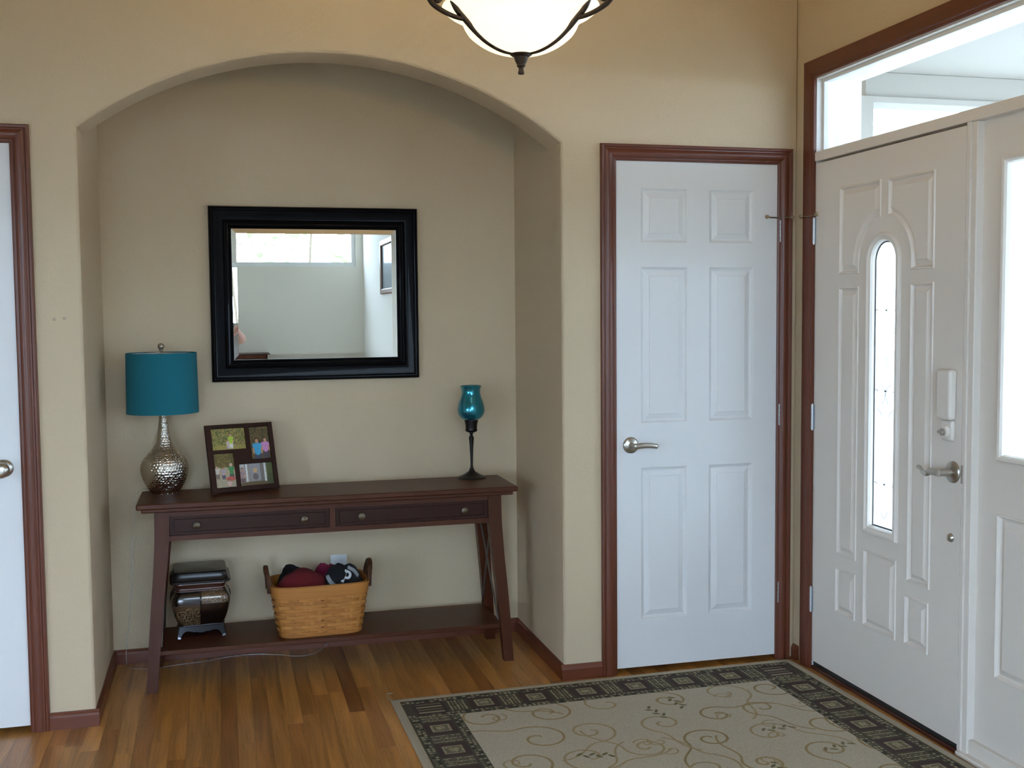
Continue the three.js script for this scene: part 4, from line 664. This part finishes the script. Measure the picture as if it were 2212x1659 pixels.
// ================================================================== PENDANT LIGHT
{
  const PX = 0.786, PZ = 1.2, t = thing('pendant_light', 'lit glass bowl pendant with dark bronze scroll arms near the top of the picture', 'pendant light', [PX, 2.1, PZ]);
  const bowl = smoothPts([[0.004, 0.052], [0.055, 0.057], [0.100, 0.074], [0.136, 0.100], [0.150, 0.119], [0.158, 0.135], [0.171, 0.147], [0.193, 0.159], [0.212, 0.174]], 60);
  mesh('glass_bowl', lathe([...bowl, [0.211, 0.177], ...bowl.map(([r, y]) => [Math.max(0, r - 0.004), y + 0.003]).reverse()], 72), std({ color: rgb(0.85, 0.78, 0.62), roughness: 0.5, emissive: rgb(1.0, 0.86, 0.58), emissiveIntensity: LAMP_GLOW }), t);
  mesh('finial', lathe(smoothPts([[0.0, 0.0005], [0.0075, 0.001], [0.0085, 0.006], [0.0068, 0.012], [0.0075, 0.018], [0.0118, 0.022], [0.0115, 0.026], [0.0155, 0.034], [0.0185, 0.042], [0.020, 0.046], [0.0285, 0.051], [0.0325, 0.057], [0.0295, 0.063], [0.014, 0.066], [0.0, 0.066]], 90), 36), M.bronze, t);
  // three flat straps up the bowl, each with a scroll
  const cdir = Math.atan2(4.118 - PZ, -0.017 - PX);                   // heading towards the viewing side of the hall
  const rib = (pts, w0, w1) => { const c = new THREE.CatmullRomCurve3(pts.map(([r, y]) => V3(r, y, 0))); return toCreasedNormals(grid(10, 44, (u, v) => { const p = c.getPoint(v), tg = c.getTangent(v), a = u * Math.PI * 2, w = w0 + (w1 - w0) * v; return [p.x - tg.y * Math.sin(a) * w * 0.95, p.y + tg.x * Math.sin(a) * w * 0.95, Math.cos(a) * w]; }), 0.9); };
  for (let k = 0; k < 3; k++) {
    const a = cdir + (k === 0 ? 62 : k === 1 ? -62 : 180) * D2R;
    const s1 = rib([[0.012, 0.056], [0.055, 0.059], [0.102, 0.077], [0.140, 0.104], [0.168, 0.130], [0.190, 0.152], [0.204, 0.182], [0.210, 0.215], [0.212, 0.245]], 0.0075, 0.0085);
    const s2 = rib([[0.172, 0.128], [0.198, 0.132], [0.234, 0.144], [0.260, 0.160], [0.270, 0.182], [0.264, 0.206], [0.245, 0.222], [0.225, 0.222], [0.212, 0.210]], 0.006, 0.010);
    const s3 = rib([[0.266, 0.190], [0.254, 0.172], [0.243, 0.166], [0.236, 0.172], [0.241, 0.181]], 0.006, 0.008);
    const up = rib([[0.212, 0.240], [0.214, 0.27], [0.20, 0.33], [0.14, 0.42], [0.07, 0.50], [0.025, 0.56], [0.012, 0.60]], 0.0065, 0.006);
    const arm = merge([s1, s2, up]); arm.rotateY(-a); const m = mesh('scroll_arm', arm, M.bronze, t);
    const cu = s3; cu.rotateY(-a); mesh('scroll_curl', cu, M.bronze, m);
  }
  mesh('stem', merge([at(new THREE.CylinderGeometry(0.007, 0.007, 1.0, 16), 0, 1.08, 0), at(new THREE.SphereGeometry(0.03, 24, 16), 0, 0.585, 0)]), M.bronze, t);
  mesh('canopy', lathe([[0, 1.60], [0.065, 1.60], [0.07, 1.59], [0.055, 1.575], [0.02, 1.565], [0, 1.565]].reverse(), 40), M.bronze, t);
  const bulbs = new THREE.Group(); 
  for (const [dx, dz] of [[0.07, 0], [-0.07, 0]]) { mesh('bulb', at(new THREE.SphereGeometry(0.028, 20, 16), dx, 0.17, dz), std({ color: rgb(1, 0.9, 0.7), emissive: rgb(1, 0.8, 0.5), emissiveIntensity: LAMP_GLOW * 2 }), t); }
  const pl = new THREE.PointLight(LAMP_COLOR, LAMP_POWER, 0, 2); pl.position.set(0, 0.19, 0); pl.castShadow = true; pl.shadow.radius = 6; pl.name = 'lamp_light'; t.add(pl);
}

// ================================================================== SEEN ONLY IN THE MIRROR
{
  const t = thing('framed_picture', 'brown framed picture on the side wall, seen at the right of the mirror', 'picture', [XJ, 1.93, 5.35], -Math.PI / 2);
  const o = rect(-0.42, -0.27, 0.42, 0.27);
  mesh('frame', ringPanel(o, [[0, 0], [0, 0.022], [0.012, 0.028], [0.045, 0.024], [0.055, 0.014], [0.056, 0.004]], false), wood(rgb(0.22, 0.09, 0.035), 0.45), t);
  mesh('print', ringPanel(inset(o, 0.054), [[0, 0.006], [0.001, 0.006]]), phy({ color: rgb(0.02, 0.04, 0.045), roughness: 0.6, clearcoat: 0.4, clearcoatRoughness: 0.1 }), t);
}
{
  const t = thing('sideboard', 'dark wood sideboard against the far wall, its top edge seen in the mirror', 'sideboard', [0.15, 0, 7.06], Math.PI);
  mesh('carcass', at(rbox(0.66, 0.86, 0.42, 0.004, 'x'), 0, 0.56, 0), M.tableDark, t);
  mesh('top', at(rbox(0.72, 0.03, 0.46, 0.008, 'x', 3), 0, 1.025, 0), M.tableDark, t);
  for (const k of [-1, 1]) { const d = mesh('door', at(rbox(0.31, 0.76, 0.02, 0.004), k * 0.162, 0.57, 0.215), M.table, t); mesh('knob', at(lathe([[0, 0.03], [0.012, 0.026], [0.016, 0.018], [0.008, 0.01], [0.008, 0]], 20), k * 0.03, 0.6, 0.224, 0, Math.PI / 2), M.brass, d); }
  for (const x of [-0.28, 0.28]) for (const z of [-0.16, 0.16]) mesh('leg', at(new THREE.CylinderGeometry(0.03, 0.02, 0.13, 16), x, 0.065, z), M.tableDark, t);
}

// ---- the photographer, whose elbow shows in the mirror, with the camera in both hands just behind the viewpoint
function bodyMesh(bones, c, half, res, k) {   // smooth union of tapered capsules, meshed
  const mc = new MarchingCubes(res, M.skin, false, false, 400000), f = mc.field, h = res / 2, st = half / h;
  for (let z = 0; z < res; z++) for (let y = 0; y < res; y++) for (let x = 0; x < res; x++) {
    const px = c[0] + (x - h) * st, py = c[1] + (y - h) * st, pz = c[2] + (z - h) * st; let acc = 0;
    for (const [a, b, ra, rb, sx = 1] of bones) {
      const vx = b[0] - a[0], vy = b[1] - a[1], vz = b[2] - a[2], wx = px - a[0], wy = py - a[1], wz = pz - a[2], t = clamp((wx * vx + wy * vy + wz * vz) / (vx * vx + vy * vy + vz * vz + 1e-9), 0, 1);
      const d = Math.hypot((wx - vx * t) / sx, wy - vy * t, wz - vz * t) - (ra + (rb - ra) * t); if (d < 0.12) acc += Math.exp(-d / k);
    }
    f[z * res * res + y * res + x] = acc > 0 ? k * Math.log(acc) : -0.3;
  }
  mc.isolation = 0; mc.update();
  const n = mc.count, g = new THREE.BufferGeometry(), p = mc.positionArray.slice(0, n * 3), q = mc.normalArray.slice(0, n * 3);
  for (let i = 0; i < n; i++) for (let j = 0; j < 3; j++) p[i * 3 + j] = c[j] + p[i * 3 + j] * half;
  g.setAttribute('position', new THREE.BufferAttribute(p, 3)); g.setAttribute('normal', new THREE.BufferAttribute(q, 3)); return g;
}
{
  const X = -0.135, Z = 4.53, t = thing('person', 'photographer holding a camera up with bent bare arms, elbow seen in the mirror', 'person');
  const SR = [0.030, 1.325, Z], SL = [-0.30, 1.325, Z], ER = [0.150, 1.258, 4.345], EL = [-0.40, 1.19, 4.38], WR = [0.072, 1.405, 4.228], WL = [-0.125, 1.405, 4.228];
  const hips = [[X - 0.09, 0.90, Z], [X + 0.09, 0.90, Z]], knees = [[X - 0.095, 0.47, Z - 0.01], [X + 0.095, 0.47, Z - 0.01]], ank = [[X - 0.10, 0.07, Z + 0.02], [X + 0.10, 0.07, Z + 0.02]];
  const torso = [[[X, 0.92, Z], [X, 1.05, Z], 0.105, 0.092, 1.42], [[X, 1.05, Z], [X, 1.26, Z], 0.092, 0.105, 1.38], [SL, SR, 0.055, 0.055]];
  const legs = [0, 1].flatMap((i) => [[hips[i], knees[i], 0.088, 0.056], [knees[i], ank[i], 0.055, 0.036]]);
  const sleeves = [[SR, SR.map((v, i) => v + (ER[i] - v) * 0.42), 0.056, 0.048], [SL, SL.map((v, i) => v + (EL[i] - v) * 0.42), 0.056, 0.048]];
  const arms = [[SR, ER, 0.050, 0.040], [SL, EL, 0.050, 0.040], [ER, WR, 0.040, 0.026], [EL, WL, 0.040, 0.026]];
  const feet = [0, 1].map((i) => [[ank[i][0], 0.05, Z + 0.02], [ank[i][0], 0.035, Z - 0.14], 0.042, 0.032]);
  const HC = [X + 0.03, 1.515, Z - 0.035], neck = [[[X, 1.34, Z], [HC[0], 1.45, HC[2] + 0.02], 0.055, 0.05]];
  const body = bodyMesh([...torso, ...legs, ...arms, ...feet, ...neck], [X, 0.80, 4.40], 0.86, 116, 0.012);
  const face = bodyMesh([[[HC[0], HC[1] + 0.03, HC[2] + 0.012], [HC[0], HC[1] - 0.02, HC[2]], 0.076, 0.07], [[HC[0], HC[1] - 0.04, HC[2] - 0.02], [HC[0], HC[1] - 0.075, HC[2] - 0.045], 0.05, 0.032], [[HC[0], HC[1] + 0.008, HC[2] - 0.072], [HC[0], HC[1] - 0.028, HC[2] - 0.092], 0.008, 0.013], [[HC[0] - 0.018, HC[1] - 0.052, HC[2] - 0.076], [HC[0] + 0.018, HC[1] - 0.052, HC[2] - 0.076], 0.007, 0.007], [[HC[0] - 0.074, HC[1] + 0.01, HC[2] + 0.012], [HC[0] - 0.078, HC[1] - 0.03, HC[2] + 0.008], 0.014, 0.009], [[HC[0] + 0.074, HC[1] + 0.01, HC[2] + 0.012], [HC[0] + 0.078, HC[1] - 0.03, HC[2] + 0.008], 0.014, 0.009]], HC, 0.15, 76, 0.006);
  const hand = (s, W) => { // s = +1 right hand; fingers wrap the side of the camera
    const P = [-0.017 + s * 0.062, 1.440, 4.178], b = [[W, P, 0.024, 0.020], [[P[0], P[1] + 0.022, P[2] + 0.004], [P[0] + s * 0.006, P[1] - 0.030, P[2] + 0.010], 0.017, 0.015]], Ls = [0.9, 1.0, 0.95, 0.78];
    for (let i = 0; i < 4; i++) { const y = P[1] + 0.030 - i * 0.019, l = Ls[i], k0 = [P[0] + s * 0.004, y, P[2] - 0.004], k1 = [P[0] + s * 0.002, y + 0.002, P[2] - 0.030 * l], k2 = [P[0] - s * 0.010, y + 0.001, P[2] - 0.044 * l], k3 = [P[0] - s * 0.026 * l, y, P[2] - 0.046 * l]; b.push([k0, k1, 0.0088, 0.008], [k1, k2, 0.008, 0.0074], [k2, k3, 0.0074, 0.0066]); }
    b.push([[P[0] - s * 0.004, P[1] - 0.02, P[2] + 0.004], [P[0] - s * 0.022, P[1] - 0.014, P[2] + 0.008], 0.012, 0.0095], [[P[0] - s * 0.022, P[1] - 0.014, P[2] + 0.008], [P[0] - s * 0.042, P[1] - 0.004, P[2] + 0.0], 0.0095, 0.0078]);
    return bodyMesh(b, [P[0], P[1] - 0.01, P[2] + 0.02], 0.10, 64, 0.0022);
  };
  mesh('body', merge([body, face, hand(1, WR), hand(-1, WL)]), M.skin, t);
  for (const s of [-1, 1]) mesh('eye', at(new THREE.SphereGeometry(0.010, 16, 12), HC[0] + s * 0.031, HC[1] + 0.008, HC[2] - 0.062), std({ color: rgb(0.10, 0.07, 0.05), roughness: 0.2 }), t);
  mesh('hair', bodyMesh([[[HC[0], HC[1] + 0.040, HC[2] + 0.024], [HC[0], HC[1] - 0.06, HC[2] + 0.05], 0.082, 0.07], [[HC[0] - 0.045, HC[1] + 0.03, HC[2] + 0.02], [HC[0] - 0.055, HC[1] - 0.10, HC[2] + 0.045], 0.05, 0.034], [[HC[0] + 0.045, HC[1] + 0.03, HC[2] + 0.02], [HC[0] + 0.055, HC[1] - 0.10, HC[2] + 0.045], 0.05, 0.034]], HC, 0.19, 56, 0.012), std({ color: rgb(0.09, 0.045, 0.022), roughness: 0.6 }), t);
  const grow = (l, e) => l.map(([a, b, ra, rb, sx]) => [a, b, ra + e, rb + e, sx]);
  mesh('shirt', bodyMesh(grow([...torso, ...sleeves], 0.009), [X, 1.12, Z], 0.40, 72, 0.014), std({ color: rgb(0.55, 0.57, 0.60), roughness: 0.9 }), t);
  mesh('trousers', bodyMesh(grow([[[X, 0.90, Z], [X, 0.98, Z], 0.105, 0.098, 1.42], ...legs], 0.011), [X, 0.52, Z], 0.56, 84, 0.016), std({ color: rgb(0.04, 0.055, 0.10), roughness: 0.9 }), t);
  for (const [a, b, ra, rb] of feet) mesh('shoe', bodyMesh([[a, b, ra + 0.008, rb + 0.008]], [a[0], 0.05, Z - 0.06], 0.16, 48, 0.01), std({ color: rgb(0.03, 0.03, 0.03), roughness: 0.6 }), t);
  const cam = thing('digital_camera', 'compact black camera held up in both hands of the photographer', 'camera', [-0.017, 1.445, 4.150]);
  mesh('camera_body', rbox(0.094, 0.058, 0.022, 0.006, 'x', 4), M.rubber, cam);
  mesh('lens', at(new THREE.CylinderGeometry(0.020, 0.021, 0.012, 32), 0, 0.006, -0.013, 0, Math.PI / 2), M.nickel, cam);
  mesh('shutter_button', at(new THREE.CylinderGeometry(0.006, 0.006, 0.004, 20), 0.03, 0.030, 0), M.nickel, cam);
}
renderer.render(scene, camera);
